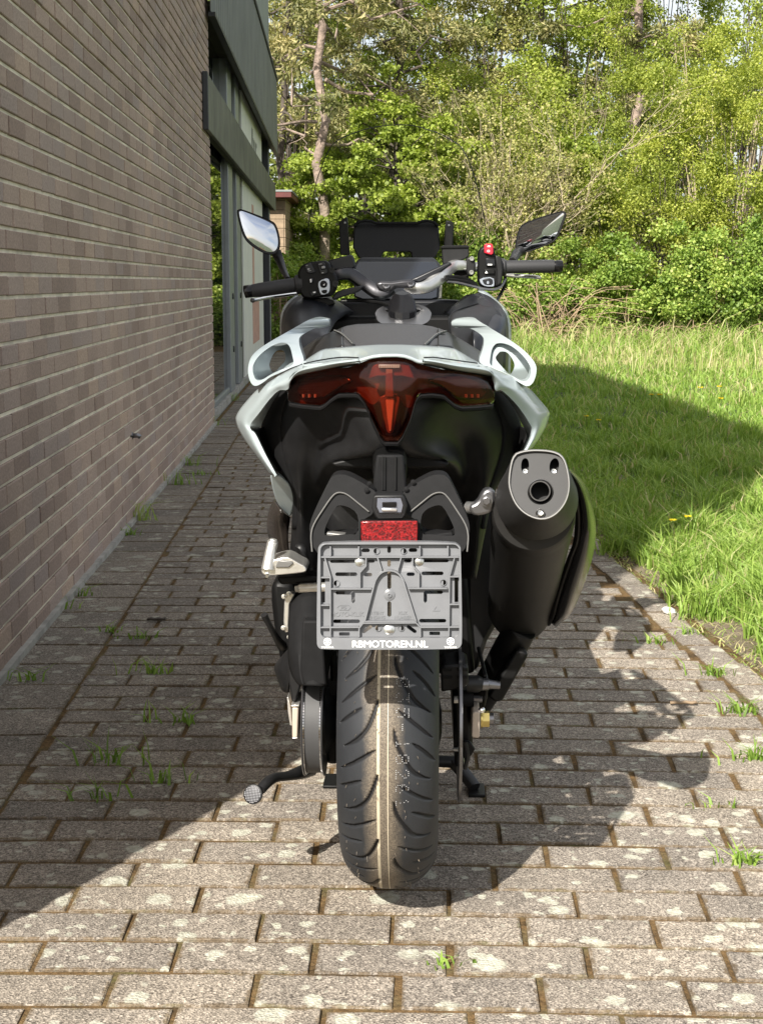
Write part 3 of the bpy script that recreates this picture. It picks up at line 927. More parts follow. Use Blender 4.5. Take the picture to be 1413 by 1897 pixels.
# ------------------------------------------------------------------ vegetation
def unit(v):
    return v / np.maximum(np.linalg.norm(v, axis=1, keepdims=True), 1e-9)
def leaf_quads(C, out, L, Wf, tone, droop=0.3, spread=1.0):
    """kite-shaped leaves at C pointing roughly along out"""
    n = len(C)
    d = unit(out + rng.normal(0, spread, (n, 3)) + np.array([0, 0, -droop]))
    s = unit(np.cross(d, rng.normal(0, 1, (n, 3)) + np.array([0, 0, 1.2])))
    nn = np.cross(s, d)
    L = L[:, None]
    a = C; b = C + d * L * .5 + s * L * Wf; c = C + d * L + nn * L * -.12; e = C + d * L * .5 - s * L * Wf
    V = np.stack([a, b, c, e], 1).reshape(-1, 3)
    Q = np.arange(n)[:, None] * 4 + np.array([[0, 1, 2, 3]])
    return V, Q, np.repeat(np.clip(tone, 0, 1), 4)
def clumps(cent, rad, per, L, Wf=0.42, tone=0.5, tvar=0.16, flat=0.75, droop=0.3, shell=0.45, cvar=0.12):
    """leaf clumps: leaves fill an irregular shell around every centre"""
    cent = np.asarray(cent, float); rad = np.asarray(rad, float)
    k = np.maximum((per * (rad / rad.mean()) ** 2).astype(int), 6)
    idx = np.repeat(np.arange(len(cent)), k)
    n = len(idx)
    dirs = unit(rng.normal(0, 1, (n, 3)))
    r = rad[idx] * (shell + (1 - shell) * rng.uniform(0, 1, n)) * (1 + rng.normal(0, 0.18, n))
    off = dirs * r[:, None]; off[:, 2] *= flat
    ct = rng.normal(0, cvar, len(cent))
    t = tone + ct[idx] + rng.normal(0, tvar, n)
    return leaf_quads(cent[idx] + off, dirs * 0.9, L * rng.uniform(0.6, 1.35, n), Wf, t, droop)
def cat(ps):
    V, Q, A = [], [], []
    o = 0
    for v, q, a in ps:
        V.append(v); Q.append(q + o); A.append(a); o += len(v)
    return np.concatenate(V), np.concatenate(Q), np.concatenate(A)
def crown(ps, mat, parent, name='crown'):
    V, Q, A = cat(ps)
    return np_mesh(name, V, Q, None, mat, parent, attrs={'tone': A})
def bent(p, q, n, wob, seed=None):
    p, q = np.array(p, float), np.array(q, float)
    pts = [p + (q - p) * i / n for i in range(n + 1)]
    L = np.linalg.norm(q - p)
    for i in range(1, n + 1):
        pts[i] = pts[i] + rng.normal(0, wob * L / n, 3) * (1 if i < n else .5)
    return [tuple(x) for x in pts]
def taper(n, r0, r1):
    return [r0 + (r1 - r0) * i / n for i in range(n + 1)]
def plant(name, label, cat_, loc, group=None):
    o = empty(name, loc); tag(o, label, cat_, group); return o

def pine(label, x, y, h, r, lo, needle_n, lean=(0, 0), bark='pinebark', nl=26, tone=0.5, side=None, limb=(1.2, 2.8)):
    root = plant('pine_tree', label, 'pine tree', (x, y, 0), 'pine trees at the edge of the wood')
    mb = MB()
    tp = bent((0, 0, -.1), (lean[0], lean[1], h), 12, 0.10)
    mb.tube(tp, taper(12, r, r * .45), 14)
    P, Rr = [], []
    for i in range(nl):
        z = lo + (h - lo) * (i + random.random() * .8) / nl
        t = z / h
        b = np.array(tp[min(int(t * 12), 12)]); b[2] = z
        az = random.uniform(0, 2 * math.pi) if side is None else random.gauss(side, 1.0)
        Ln = random.uniform(*limb) * (1.15 - .35 * t)
        e = b + np.array([math.cos(az) * Ln, math.sin(az) * Ln, random.uniform(-0.35, 0.45) * Ln * .6])
        lp = bent(b, e, 5, 0.28)
        mb.tube(lp, taper(5, 0.036, 0.010), 6)
        for q in range(3):
            bb = np.array(lp[2 + q]); e2 = bb + rng.normal(0, 0.38, 3) * np.array([1, 1, .6])
            mb.tube([tuple(bb), tuple((bb + e2) / 2 + rng.normal(0, .04, 3)), tuple(e2)], [.012, .009, .005], 5)
            if random.random() < .8: P.append(e2); Rr.append(random.uniform(.16, .36))
        P.append(e); Rr.append(random.uniform(.2, .42))
    mb.build('trunk', bark, root)
    crown([clumps(P, Rr, needle_n, 0.13, 0.13, tone, 0.2, 0.6, 0.1, 0.15, 0.15)], 'needle', root)
    return root
def w(u, v, Y):
    p = WP(u, v, Y); return p
def xg(u, Y):
    return WP(u, 560, Y).x
pine('tall pine with pinkish bare trunk left of the windscreen', xg(598, 26.2), 26.2, 9.5, 0.105, 3.4, 150, (0.0, 0.3), nl=28)
pine('dark trunked pine standing deeper in the wood above the windscreen', xg(738, 35), 35, 11, 0.13, 4.6, 150, (-0.15, 0), 'darkbark', nl=26, tone=0.42)
pine('pine with grey brown trunk behind the yellow green willows', xg(1168, 34), 34, 11, 0.15, 4.6, 220, (0.1, 0), 'pinebark', nl=26, tone=0.42)
pine('brownish pine crowding the corner of the shop cladding', xg(530, 33), 33, 9, 0.10, 2.4, 150, (0.1, 0), 'darkbark', nl=26, tone=0.62)
pine('dense dark pine behind the bare twiggy tree', xg(985, 37), 37, 11, 0.13, 3.0, 260, (0.2, 0), 'darkbark', nl=32, tone=0.30, limb=(1.4, 3.0))
pine('slim pine between the two tallest trunks', xg(672, 38), 38, 10, 0.09, 3.4, 150, (0.1, 0), 'darkbark', nl=22, tone=0.6)

def ellip(n, c, r, surf=0.55, seed=0):
    d = unit(rng.normal(0, 1, (n, 3)))
    rr = surf + (1 - surf) * rng.uniform(0, 1, n) ** .6
    p = d * rr[:, None] * np.array(r) + np.array(c)
    return p
def shrub(name, label, cat_, x, y, blobs, per, L, mat, tone, stems=7, bark='palebark', Wf=0.42, flat=0.7, rad=(.16, .34), droop=0.3, group=None, tvar=0.17, shell=.35, cvar=.13, stem_r=.025):
    """blobs: (dx, dy, z, rx, ry, rz, n clumps)"""
    root = plant(name, label, cat_, (x, y, 0), group)
    P, Rr = [], []
    mb = MB()
    for dx, dy, z, rx, ry, rz, n in blobs:
        p = ellip(n, (dx, dy, z), (rx, ry, rz))
        p[:, 2] = np.maximum(p[:, 2], .08)
        P.append(p); Rr.append(rng.uniform(rad[0], rad[1], n))
        for i in range(stems):
            q = p[i % n]
            b = (rng.normal(0, .12) + dx * .25, rng.normal(0, .12) + dy * .25, -.05)
            mid = (np.array(b) * .45 + q * .55) + np.array([0, 0, .25 * z * .3]) + rng.normal(0, .08, 3)
            pts = spline([b, tuple(mid), tuple(q)], 4)
            mb.tube(pts, taper(len(pts) - 1, stem_r, stem_r * .25), 6)
    mb.build('stem', bark, root)
    crown([clumps(np.concatenate(P), np.concatenate(Rr), per, L, Wf, tone, tvar, flat, droop, shell, cvar)], mat, root)
    return root

# layered maple-like bush seen through the windscreen
Y = 27.0
c = w(730, 330, Y)
root = plant('maple_bush', 'fresh green bush with tiers of broad leaves seen through the windscreen', 'bush', (c.x, Y, 0))
P, Rr = [], []
mb = MB()
for tier in range(9):
    z = 1.2 + tier * .40
    wr = 2.15 * math.sin(math.pi * min(1, (tier + 2.6) / 10.5)) + .15
    n = int(30 * wr)
    a = rng.uniform(0, 2 * np.pi, n); rr = wr * np.sqrt(rng.uniform(.1, 1, n))
    p = np.stack([np.cos(a) * rr, np.sin(a) * rr * .75, z + rng.normal(0, .16, n) - .12 * rr + .25 * np.sin(a * 2 + tier * 1.7)], 1)
    P.append(p); Rr.append(rng.uniform(.15, .28, n))
    for i in range(0, n, 6):
        q = p[i]; b = np.array([0, 0, max(.2, z - .5)])
        mb.tube(spline([tuple(b), tuple(b * .4 + q * .6 + np.array([0, 0, .06])), tuple(q)], 3), taper(6, .02, .006), 5)
mb.tube(bent((0, 0, -.1), (.1, .1, 4.6), 8, .12), taper(8, .07, .015), 8)
mb.build('trunk', 'darkbark', root)
crown([clumps(np.concatenate(P), np.concatenate(Rr), 160, .066, .46, .50, .19, .42, .35, .2, .12)], 'leaf_fresh', root)

# bright bush right of it, in front of the dark hollow
shrub('maple_bush', 'bright green layered bush below the bare tree right of the windscreen', 'bush', w(1010, 400, 26.5).x, 26.5,
      [(-.1, 0, 1.6, .9, .6, .28, 26), (.25, 0, 2.15, .8, .6, .22, 22), (.35, .1, 2.75, .65, .5, .22, 18), (.5, 0, 3.3, .6, .5, .35, 16)], 190, .062, 'leaf_fresh', .45, 4, 'darkbark', .46, .45)
# yellow-green willows on the right
for k, (u, Yd, hz, wd, n, t, lab) in enumerate([
    (1130, 26.2, 2.1, .75, 44, .40, 'low yellow green willow left of the main willow thicket'),
    (1245, 27.0, 3.0, 1.15, 70, .46, 'tall yellow green willow in the middle of the thicket'),
    (1370, 26.4, 3.4, 1.2, 74, .55, 'tall yellow willow at the right edge of the photo'),
    (1480, 28.0, 3.6, 1.3, 50, .55, 'yellow willow partly outside the right edge of the photo'),
    (1180, 30.0, 4.1, 1.1, 66, .32, 'greener willow rising behind the thicket')]):
    c = w(u, 400, Yd)
    shrub('willow_bush', lab, 'willow', c.x, Yd, [(0, 0, hz * .45, wd * 1.05, .8, hz * .38, n // 2), (0.1, .1, hz, wd * .85, .8, hz * .42, n // 2), (-.1, 0, hz * 1.38, wd * .55, .6, hz * .30, n // 4)],
          360, .047, 'leaf_yellow', t, 7, 'darkbark', .36, .9, (.18, .42), .15, 'yellow green willows on the right', .18, .1, .14, .011)
shrub('birch_tree', 'pale green birch with sky showing through at the top right', 'birch', w(1360, 200, 30).x, 30.5,
      [(0, 0, 5.0, 1.2, .8, 1.4, 40), (-.9, 0, 5.3, .7, .6, 1.0, 18)], 170, .048, 'leaf_yellow', .5, 10, 'palebark', .4, .9, (.2, .42), .3, None, .18, .15)
for u, v, Yd, r_, lab in [(660, 120, 35, 1.3, 'light green broadleaf tree between the two left pines'), (810, 60, 38, 1.5, 'light green broadleaf tree high behind the windscreen'),
                        (905, 90, 37, 1.4, 'broadleaf tree with thin crown behind the bare tree'), (1075, 120, 35, 1.3, 'light green tree between the dark pine and the willows'),
                        (1230, 40, 37, 1.5, 'tall broadleaf tree above the willow thicket'), (1385, 60, 38, 1.2, 'thin broadleaf tree against the sky at the top right corner'), (540, 60, 38, 1.2, 'thin broadleaf tree against the sky beside the cladding')]:
    c = w(u, v, Yd)
    hz_ = c.z
    shrub('broadleaf_tree', lab, 'tree', c.x, Yd, [(0, 0, hz_, r_, .8, 1.3, 34), (.3, .2, hz_ - 1.8, r_ * 1.1, .8, 1.0, 34), (-.2, 0, hz_ + 1.6, r_ * .8, .7, .9, 20)], 200 if u not in (1385, 540) else 90, .062, 'leaf_olive' if u in (905, 540) else 'leaf_fresh', .55, 8, 'darkbark', .42, .85, (.22, .5), .25, 'broadleaf trees behind the hedge', .2, .12, .16, .03)
# bare tree with pale twigs
Y = 26.0
c = w(925, 450, Y)
root = plant('bare_tree', 'almost bare pale tree with many thin upright twigs', 'tree', (c.x, Y, 0))
mb = MB(); tips = []
def fork(p, d, L, r, depth):
    e = p + d * L
    pts = bent(p, e, 4, .14)
    mb.tube(pts, taper(4, r, r * .6), 6 if depth < 2 else 4)
    tips.append(np.array(pts[-1]))
    if depth >= 4: return
    for i in range(3 if depth < 3 else 2):
        q = np.array(pts[random.choice([2, 3, 4])])
        nd = d + rng.normal(0, .38, 3); nd[2] = abs(nd[2]) * .9 + .18
        fork(q, nd / np.linalg.norm(nd), L * random.uniform(.62, .85), r * .55, depth + 1)
for i in range(7):
    d = np.array([random.gauss(.06, .22), random.gauss(0, .2), 1.0])
    fork(np.array([random.gauss(0, .10), random.gauss(0, .08), -.05]), d / np.linalg.norm(d), random.uniform(1.3, 2.0), .030, 0)
for i in range(7):
    d = np.array([random.uniform(.5, 1.0), random.gauss(0, .2), random.uniform(.35, .7)])
    fork(np.array([0.05, 0, random.uniform(.9, 2.4)]), d / np.linalg.norm(d), random.uniform(.7, 1.1), .020, 1)
mb.build('trunk', 'palebark', root)
crown([clumps(np.array(tips), rng.uniform(.08, .20, len(tips)), 16, .045, .4, .55, .2, 1, .1, .1)], 'leaf_olive', root)
shrub('bud_bush', 'olive budding bush behind the bare tree', 'bush', w(930, 200, 29).x, 29.0,
      [(0, 0, 2.8, 1.0, .6, 1.3, 44), (.3, .2, 4.3, 1.0, .6, 1.0, 44), (-.8, .3, 4.4, .9, .6, 1.0, 36), (-.3, 0, 1.4, 1.1, .6, .9, 30), (1.1, .3, 3.6, .8, .5, 1.3, 34)], 170, .050, 'leaf_yellow', .34, 10, 'palebark', .4, .9, (.2, .38), .2, None, .18, .1)
shrub('ivy_bush', 'grey green bush at the foot of the bare tree', 'bush', w(925, 430, 25.6).x, 25.6,
      [(0, 0, .9, .65, .5, .75, 34), (-.4, .2, 1.5, .5, .4, .5, 22)], 110, .065, 'bramble', .36, 5, 'darkbark', .5, .8, (.15, .3))
# bramble hedge: separate bushes along the far side of the lawn
hedge = [(560, 25.4, 1.35, .7, .62, 'bright sunlit bramble bush between the left mirror and the windscreen'),
         (650, 25.8, 1.15, .7, .55, 'bramble bush behind the left handlebar switches'),
         (745, 25.6, 1.15, .7, .50, 'bramble bush hidden mostly behind the instrument hood'),
         (850, 25.4, 1.2, .65, .50, 'bramble bush above the right brake reservoir'),
         (960, 24.6, 1.05, .55, .42, 'bramble bush behind the right grip beside dry canes'),
         (1055, 24.7, 1.45, .65, .50, 'leafy bramble bush under the right mirror'),
         (1150, 24.5, 1.5, .7, .46, 'bramble bush left of the middle of the hedge'),
         (1245, 24.5, 1.6, .7, .42, 'duller bramble bush in the middle of the hedge'),
         (1335, 24.3, 1.5, .65, .36, 'low dark bramble bush toward the right edge'),
         (1425, 24.4, 1.7, .7, .42, 'bramble bush cut by the right edge of the photo')]
for u, Yd, hz, wd, t, lab in hedge:
    shrub('bramble_bush', lab, 'bramble', xg(u, Yd), Yd, [(0, 0, hz * .42, wd, .6, hz * .46, 34), (.05, .25, hz * .85, wd * .8, .5, hz * .42, 24)],
          200, .050, 'bramble', t, 6, 'dry', .46, .8, (.13, .28), .3, 'bramble hedge along the far side of the lawn', .2, .2, .22, .012)
shrub('bramble_bush', 'shaded bramble bush beside the wooden hut', 'bramble', xg(512, 24.0), 24.0, [(0, 0, .8, .5, .4, .8, 34)], 125, .062, 'bramble', .45, 5, 'dry', .46, .8, (.13, .28), .3, 'bramble hedge along the far side of the lawn')
# dry brush tangles
for u, Yd, n, wd, hz, lab in [(1000, 24.15, 120, .60, 1.05, 'pale tangle of dry bramble canes right of the handlebar'), (1190, 24.1, 26, .6, .35, 'thin tangle of dry canes at the foot of the hedge middle'), (1300, 24.0, 16, .5, .3, 'small tangle of dry canes near the right edge')]:
    root = plant('dry_canes', lab, 'dry brush', (xg(u, Yd), Yd, 0), 'tangles of dry canes under the hedge')
    mb = MB()
    for i in range(n):
        a = random.gauss(0, wd * .5); b = a + random.gauss(0, .85)
        z0, z1 = random.uniform(0, .25), random.uniform(.0, hz)
        m = ((a + b) / 2 + random.gauss(0, .1), random.gauss(0, .2), max(z0, z1) * .8 + random.uniform(.0, .28))
        pts = spline([(a, random.gauss(0, .2), z0), m, (b, random.gauss(0, .2), z1)], 4)
        mb.tube(pts, taper(len(pts) - 1, .009, .004), 4, caps=False)
    mb.build('cane', 'dry', root)['kind'] = 'stuff'
# deep wood behind: reads as one mass
P = []
for i in range(520):
    Yd = random.uniform(39, 47); X = random.uniform(-12, 24)
    P.append((X, Yd, abs(random.gauss(0, 1)) * 2.6))
for i in range(480):
    P.append((random.uniform(-12, 24), random.uniform(40, 47), random.uniform(2.6, 9.0)))
V, Q, A = clumps(np.array(P), rng.uniform(.5, 1.0, len(P)), 130, .17, .45, .42, .2, .8, .3, .2, .2)
tag(np_mesh('far_wood', V, Q, None, 'wood_leaf', attrs={'tone': A}), kind='stuff')
V, Q, A = clumps(np.array([(random.uniform(-4, 12), random.uniform(29, 33), abs(random.gauss(0, 1)) * 1.0 + .2) for _ in range(130)]), rng.uniform(.3, .6, 130), 150, .10, .45, .36, .2, .8, .3, .2, .2)
tag(np_mesh('undergrowth', V, Q, None, 'wood_leaf', attrs={'tone': A}), kind='stuff')

# ------------------------------------------------------------------ weeds, flowers, litter
weeds = [(255, 965, 46, .13, .88, 'straw coloured grass tuft at the foot of the brick wall'),
         (335, 898, 40, .10, .50, 'green weed tuft against the wall beyond the straw coloured tuft'),
         (352, 862, 30, .09, .52, 'small green weed tuft further along the wall foot'),
         (388, 788, 40, .10, .55, 'bright green tuft at the far corner of the brick wall'),
         (425, 742, 46, .09, .55, 'grass tuft in the gutter below the shop window'),
         (440, 715, 40, .08, .55, 'farthest grass tuft beside the shop window sill'),
         (240, 992, 26, .05, .40, 'low moss green weed beside the straw tuft'),
         (148, 1105, 18, .05, .45, 'thin weed near the wall between lichen spotted pavers'),
         (110, 1128, 14, .06, .50, 'tiny grass sprig growing at the wall plinth'),
         (55, 1262, 16, .05, .48, 'small green sprig near the bottom of the wall at the left edge'),
         (285, 1248, 30, .05, .62, 'yellow green weed cushion in the shaded paving'),
         (205, 1172, 26, .04, .45, 'dark weed cushion in the shaded paving near the wall'),
         (260, 1185, 22, .04, .42, 'second weed cushion right of the dark one in the shade'),
         (340, 1340, 24, .05, .45, 'weed in a paver joint left of the drive belt'),
         (208, 1415, 24, .06, .40, 'weed in a paver joint in the deep shade'),
         (305, 1450, 20, .06, .40, 'weed nearest the side stand foot in the shade'),
         (178, 1480, 16, .06, .36, 'dark weed sprig close to the shadow edge'),
         (1385, 1602, 40, .042, .55, 'sunlit leafy weed between pavers at the right edge'),
         (1375, 1322, 40, .05, .50, 'flat grey green weed rosette at the path edge'),
         (1395, 1408, 40, .05, .45, 'grey green weed rosette below the larger one'),
         (1318, 1252, 34, .05, .50, 'long creeping weed on the sandy verge'),
         (1218, 1192, 24, .04, .55, 'small weed near the sandy kerb'),
         (818, 1788, 14, .025, .60, 'tiny yellow green sprig in the sunlit paving at the bottom'),
         (1270, 1175, 20, .04, .50, 'weed at the start of the sandy verge'),
         (375, 880, 20, .05, .5, 'small sprig in the paving beside the wall foot'),
         (1330, 1498, 10, .03, .55, 'tiny sprig in the sunlit paving right of the shadow')]
for u, v, n, hh, t, lab in weeds:
    p = ground_pt(u, v)
    root = plant('weed_tuft', lab, 'weed', (p.x, p.y, -0.004), 'weeds growing in the paving')
    a = rng.uniform(0, 2 * np.pi, n); r = np.abs(rng.normal(0, .022 + hh * .22, n))
    PP = np.stack([np.cos(a) * r * 1.5, np.sin(a) * r * .45, np.zeros(n)], 1)
    vv, q, tt, aa = blades(PP, hh * rng.uniform(.5, 1.2, n), rng.uniform(.003, .0065, n) * (1 if hh > .07 else 1.2), np.clip(rng.normal(t - .14, .12, n), 0, 1), 1.1, .4)
    np_mesh('blade', vv, q, tt, 'grass', root, attrs={'tone': aa})['kind'] = 'stuff'
flowers = [(1086, 771, 'left one of two dandelions close together in the shaded lawn'), (1108, 778, 'right one of two dandelions close together in the shaded lawn'), (1274, 957, 'large yellow dandelion at the sunlit edge of the lawn shadow'),
           (1246, 964, 'small yellow dandelion beside the larger one at the shadow edge'), (1206, 731, 'left dandelion near the far shadow edge'), (1222, 731, 'dandelion just right of another near the far shadow edge'),
           (1332, 716, 'yellow dandelion in the sunlit far lawn'), (1335, 738, 'yellow dandelion a little nearer in the sunlit far lawn'), (1297, 718, 'dandelion in the sunlit grass left of the other far ones')]
for u, v, lab in flowers:
    p = ground_pt(u, v, 0.12)
    root = plant('dandelion', lab, 'dandelion', (p.x, p.y, 0), 'dandelions in the lawn')
    s = 0.017 * max(1.0, p.y / 8)
    mb = MB(); mb.tube([(0, 0, 0), (.004, 0, .06), (0, 0, .12)], .0022, 5); mb.build('stalk', 'turf', root)
    n = 26; a = np.arange(n) * 2.4
    C = np.tile(np.array([[0, 0, .12]]), (n, 1)); out = np.stack([np.cos(a), np.sin(a), np.full(n, .25)], 1)
    vv, q, aa = leaf_quads(C, out * 3, np.full(n, s), .2, rng.uniform(0, 1, n), 0, .25)
    np_mesh('petal', vv, q, None, 'petal', root, attrs={'tone': aa})
p = ground_pt(1238, 1137)
mb = MB(); mb.lathe([(.001, 0), (.020, .002), (.026, .010), (.018, .019), (.001, .022)], (0, 0, 0), (0.2, 0, 1), 9)
o = mb.build('pebble', 'print', None); o.location = (p.x, p.y, 0.0); tag(o, 'small white pebble on the sandy verge beside the grass', 'pebble')
p = ground_pt(290, 1152)
mb = MB(); mb.grid([[(-.05 + .02 * i, -.015 + .012 * k, .004 + .008 * abs(k - 1) + .003 * (i % 2)) for k in range(3)] for i in range(6)])
o = mb.build('dead_leaf', 'darkbark', None, solid=.0015); o.location = (p.x, p.y, 0.001); o.scale = (.6, .8, .8); tag(o, 'dark curled dead leaf lying on the shaded paving', 'leaf')
p = ground_pt(1265, 1308)
mb = MB(); mb.grid([[(-.06 + .025 * i, -.010 + .010 * k, .004 + .010 * abs(k - 1) + .004 * (i % 2)) for k in range(3)] for i in range(6)])
o = mb.build('dead_leaf', 'dry', None, solid=.0015); o.location = (p.x, p.y, 0.001); o.scale = (.55, .7, .6); tag(o, 'pale tan dead leaf lying on the sunlit paving near the verge', 'leaf')

# ------------------------------------------------------------------ the scooter (local frame: x right, y forward from the rear axle, z up)
BYAW = R(1.74)
BORG = Vector((0.0115, 2.49, 0.0))
bike = empty('maxi_scooter', BORG, -BYAW)
tag(bike, 'white and black maxi scooter parked on the pavers with an empty plate holder', 'scooter')
_bi = (Matrix.Translation(BORG) @ Matrix.Rotation(-BYAW, 4, 'Z')).inverted()
_co = _bi @ Vector((0, 0, CAM_H))
_rm = _bi.to_3x3()
def L(u, v, y):                      # where the sight line through (u, v) of the photo meets the plane y of the scooter
    d = _rm @ ray(u, v)
    return _co + d * ((y - _co.y) / d.y)
def LX(u, v, x):                     # ... meets the plane x
    d = _rm @ ray(u, v)
    return _co + d * ((x - _co.x) / d.x)
def LZ(u, v, z):
    d = _rm @ ray(u, v)
    return _co + d * ((z - _co.z) / d.z)
def part(mb, name, mat, parent=None, **kw):
    return mb.build(name, mat, parent or bike, **kw)
def pxprism(poly, y, depth, inset=0.0):
    """outline traced on plane y, carried forward by depth"""
    return [L(u, v, y) for u, v in poly], (0, depth, 0)
def slab(name, mat, poly, y, depth, parent=None, bevel=0.002, n=0, **kw):
    if n: poly = chaikin(poly, n)
    mb = MB()
    yy = (lambda u, v: y(u, v)) if callable(y) else (lambda u, v: y)
    a = [L(u, v, yy(u, v)) for u, v in poly]
    mb.loft([a, [p + Vector((0, depth, 0)) for p in a]])
    return part(mb, name, mat, parent, bevel=bevel, **kw)
def holed(name, mat, polys, y, depth, parent=None, bevel=0.0015, **kw):
    vs_, fs_ = curve_fill([[(u / 100, -v / 100) for u, v in p] for p in polys], 0.5)
    V = []
    for q in vs_:
        u, v = q.x * 100, -q.y * 100
        yb = y(u, v) if callable(y) else y
        p = L(u, v, yb)
        V.append(p + Vector((0, depth if q.z < 0 else 0.0, 0)))
    return to_obj(name, V, fs_, mat, parent or bike, bevel=bevel, bseg=1, **kw)
def band(name, mat, lines, parent=None, n=5, solid=0.004, **kw):
    """surface through several polylines of (u, v, y) with equal point counts"""
    cols = [spline(l, n) for l in lines]
    rows = []
    for i in range(len(cols[0])):
        ctrl = [c[i] for c in cols]
        rows.append([L(*q) for q in (spline(ctrl, 4) if len(ctrl) > 2 else spline(ctrl, 5))])
    mb = MB(); mb.grid(rows)
    return part(mb, name, mat, parent, solid=solid, sharp=50, **kw)
def pxtube(name, mat, pts, rad, parent=None, nseg=12, sp=0, flat=None, **kw):
    P = [L(*p) for p in pts]
    if sp:
        if isinstance(rad, (list, tuple)):
            comb = [tuple(p) + ((r if isinstance(r, tuple) else (r, r))) for p, r in zip(P, rad)]
            S = spline(comb, sp); P = [Vector(s[:3]) for s in S]; rad = [(s[3], s[4]) for s in S]
        else:
            P = [Vector(s) for s in spline([tuple(p) for p in P], sp)]
    mb = MB(); mb.tube(P, rad, nseg, flat=flat)
    return part(mb, name, mat, parent, **kw)
def bolt(name, mat, u, v, y, r, h, parent=None, ax=(0, -1, 0), n=6):
    mb = MB(); c = L(u, v, y)
    mb.lathe([(r * 1.45, 0), (r * 1.45, h * .3), (r * 1.1, h * .32)], c, ax, 18)
    mb.lathe([(r, h * .3), (r, h), (r * .8, h * 1.12)], c, ax, n)
    return part(mb, name, mat, parent, sharp=30)

# ---- rear wheel
AZ = 0.312; TR = 0.287; TW = 0.0832
wheel = empty('rear_wheel', (0.005, 0, 0)); wheel.parent = bike
NP = 15
def tyre():
    NT_, NW = 15 * 84, 120
    th = np.linspace(0, 2 * np.pi, NT_, endpoint=False)
    s = np.linspace(-1, 1, NW)
    ang = s * 1.50
    wv = np.sin(ang) / math.sin(1.50) * TW
    drop = 0.068 * (1 - np.cos(ang)) / (1 - math.cos(1.50)) ** 1.0
    W, TH = np.meshgrid(wv, th)
    D = np.repeat(drop[None, :], NT_, 0)
    # groove depth: distance to groove centre lines in (w, arc/period) space
    per = 2 * math.pi * TR / NP
    z0 = 673.0; kx = 0.0001266; kz = per / 940.0
    def G(pts, start):
        a = spline(pts, 6)
        return [((x - z0) * kx, (y_ - pts[0][1]) * kz + start * per) for x, y_ in a]
    gs = [G([(562, 500), (535, 610), (440, 850), (300, 1010), (140, 1110)], 0.0),
          G([(530, 1130), (330, 1270), (100, 1440)], .67),
          G([(350, 1545), (210, 1630), (80, 1730)], .11),
          G([(765, 870), (800, 1050), (900, 1250), (1020, 1440), (1210, 1580)], .39),
          G([(830, 640), (1040, 810), (1240, 990)], .15),
          G([(1000, 1050), (1140, 1170), (1270, 1330)], .585)]
    wid = [.0031, .0027, .0026, .0031, .0027, .0026]
    arc = ((TH / (2 * np.pi) * NP) % 1.0) * per
    depth = np.zeros_like(W)
    for g, hw in zip(gs, wid):
        n = len(g)
        best = np.full(W.shape, 9.0)
        for i in range(n - 1):
            (x0_, y0_), (x1_, y1_) = g[i], g[i + 1]
            for sh in (-per, 0, per):
                dx, dy = x1_ - x0_, y1_ - y0_
                ll = dx * dx + dy * dy
                t = np.clip(((W - x0_) * dx + (arc + sh - y0_) * dy) / ll, 0, 1)
                dd = np.hypot(W - x0_ - t * dx, arc + sh - y0_ - t * dy)
                f = (i + t) / (n - 1)
                taper_ = 0.35 + 0.65 * np.minimum(1, np.minimum(f, 1 - f) * 5)
                best = np.minimum(best, dd / taper_)
        depth = np.maximum(depth, np.clip((hw - best) / 0.0009 + .5, 0, 1))
    r = TR - D - depth * 0.0050 * np.clip((0.082 - np.abs(W)) / .01, 0, 1)
    # angle runs down the rear face
    PHI = TH
    y = -r * np.cos(PHI); z = AZ - r * np.sin(PHI)
    V = np.stack([W, y, z], -1)
    # sidewalls
    side = []
    for sg, col in ((-1, 0), (1, NW - 1)):
        rr = [TR - drop[col] - .012, TR - drop[col] - .035, 0.196]
        ww = [TW * .985, TW * .90, TW * .76]
        side.append((sg, rr, ww))
    Ls = [V]
    left = np.stack([np.stack([np.full(NT_, -w_), -r_ * np.cos(th), AZ - r_ * np.sin(th)], -1) for r_, w_ in zip(side[0][1][::-1], side[0][2][::-1])], 1)
    right = np.stack([np.stack([np.full(NT_, w_), -r_ * np.cos(th), AZ - r_ * np.sin(th)], -1) for r_, w_ in zip(side[1][1], side[1][2])], 1)
    A = np.concatenate([left, V, right], 1)
    gd = np.concatenate([np.zeros((NT_, 3)), depth, np.zeros((NT_, 3))], 1)
    wd = np.concatenate([np.full((NT_, 3), -.09), W, np.full((NT_, 3), .09)], 1)
    n = A.shape[1]
    i = np.arange(NT_)[:, None]; k = np.arange(n - 1)[None, :]
    i2 = (i + 1) % NT_
    Q = np.stack(np.broadcast_arrays(i * n + k, i * n + k + 1, i2 * n + k + 1, i2 * n + k), -1).reshape(-1, 4)
    return np_mesh('tyre', A.reshape(-1, 3), Q, None, 'tyre', wheel, attrs={'tw': wd.reshape(-1), 'tg': gd.reshape(-1)}, smooth=True)
tyre()
mb = MB(); mb.lathe([(.192, -.062), (.200, -.066), (.200, -.050), (.175, -.045), (.17, .045), (.200, .050), (.200, .066), (.192, .062)], (0, 0, AZ), (1, 0, 0), 64, caps=False)
mb.build('rim', 'satin', wheel)
mb = MB(); mb.lathe([(.02, -.09), (.045, -.085), (.045, .085), (.02, .09)], (0, 0, AZ), (1, 0, 0), 32); mb.build('hub', 'satin', wheel)
for k in range(5):
    a = 2 * math.pi * k / 5 + .3
    mb = MB(); mb.tube([(0, math.cos(a) * .03, AZ + math.sin(a) * .03), (0.01, math.cos(a + .1) * .18, AZ + math.sin(a + .1) * .18)], [(.02, .022), (.014, .016)], 10); mb.build('spoke', 'satin', wheel)
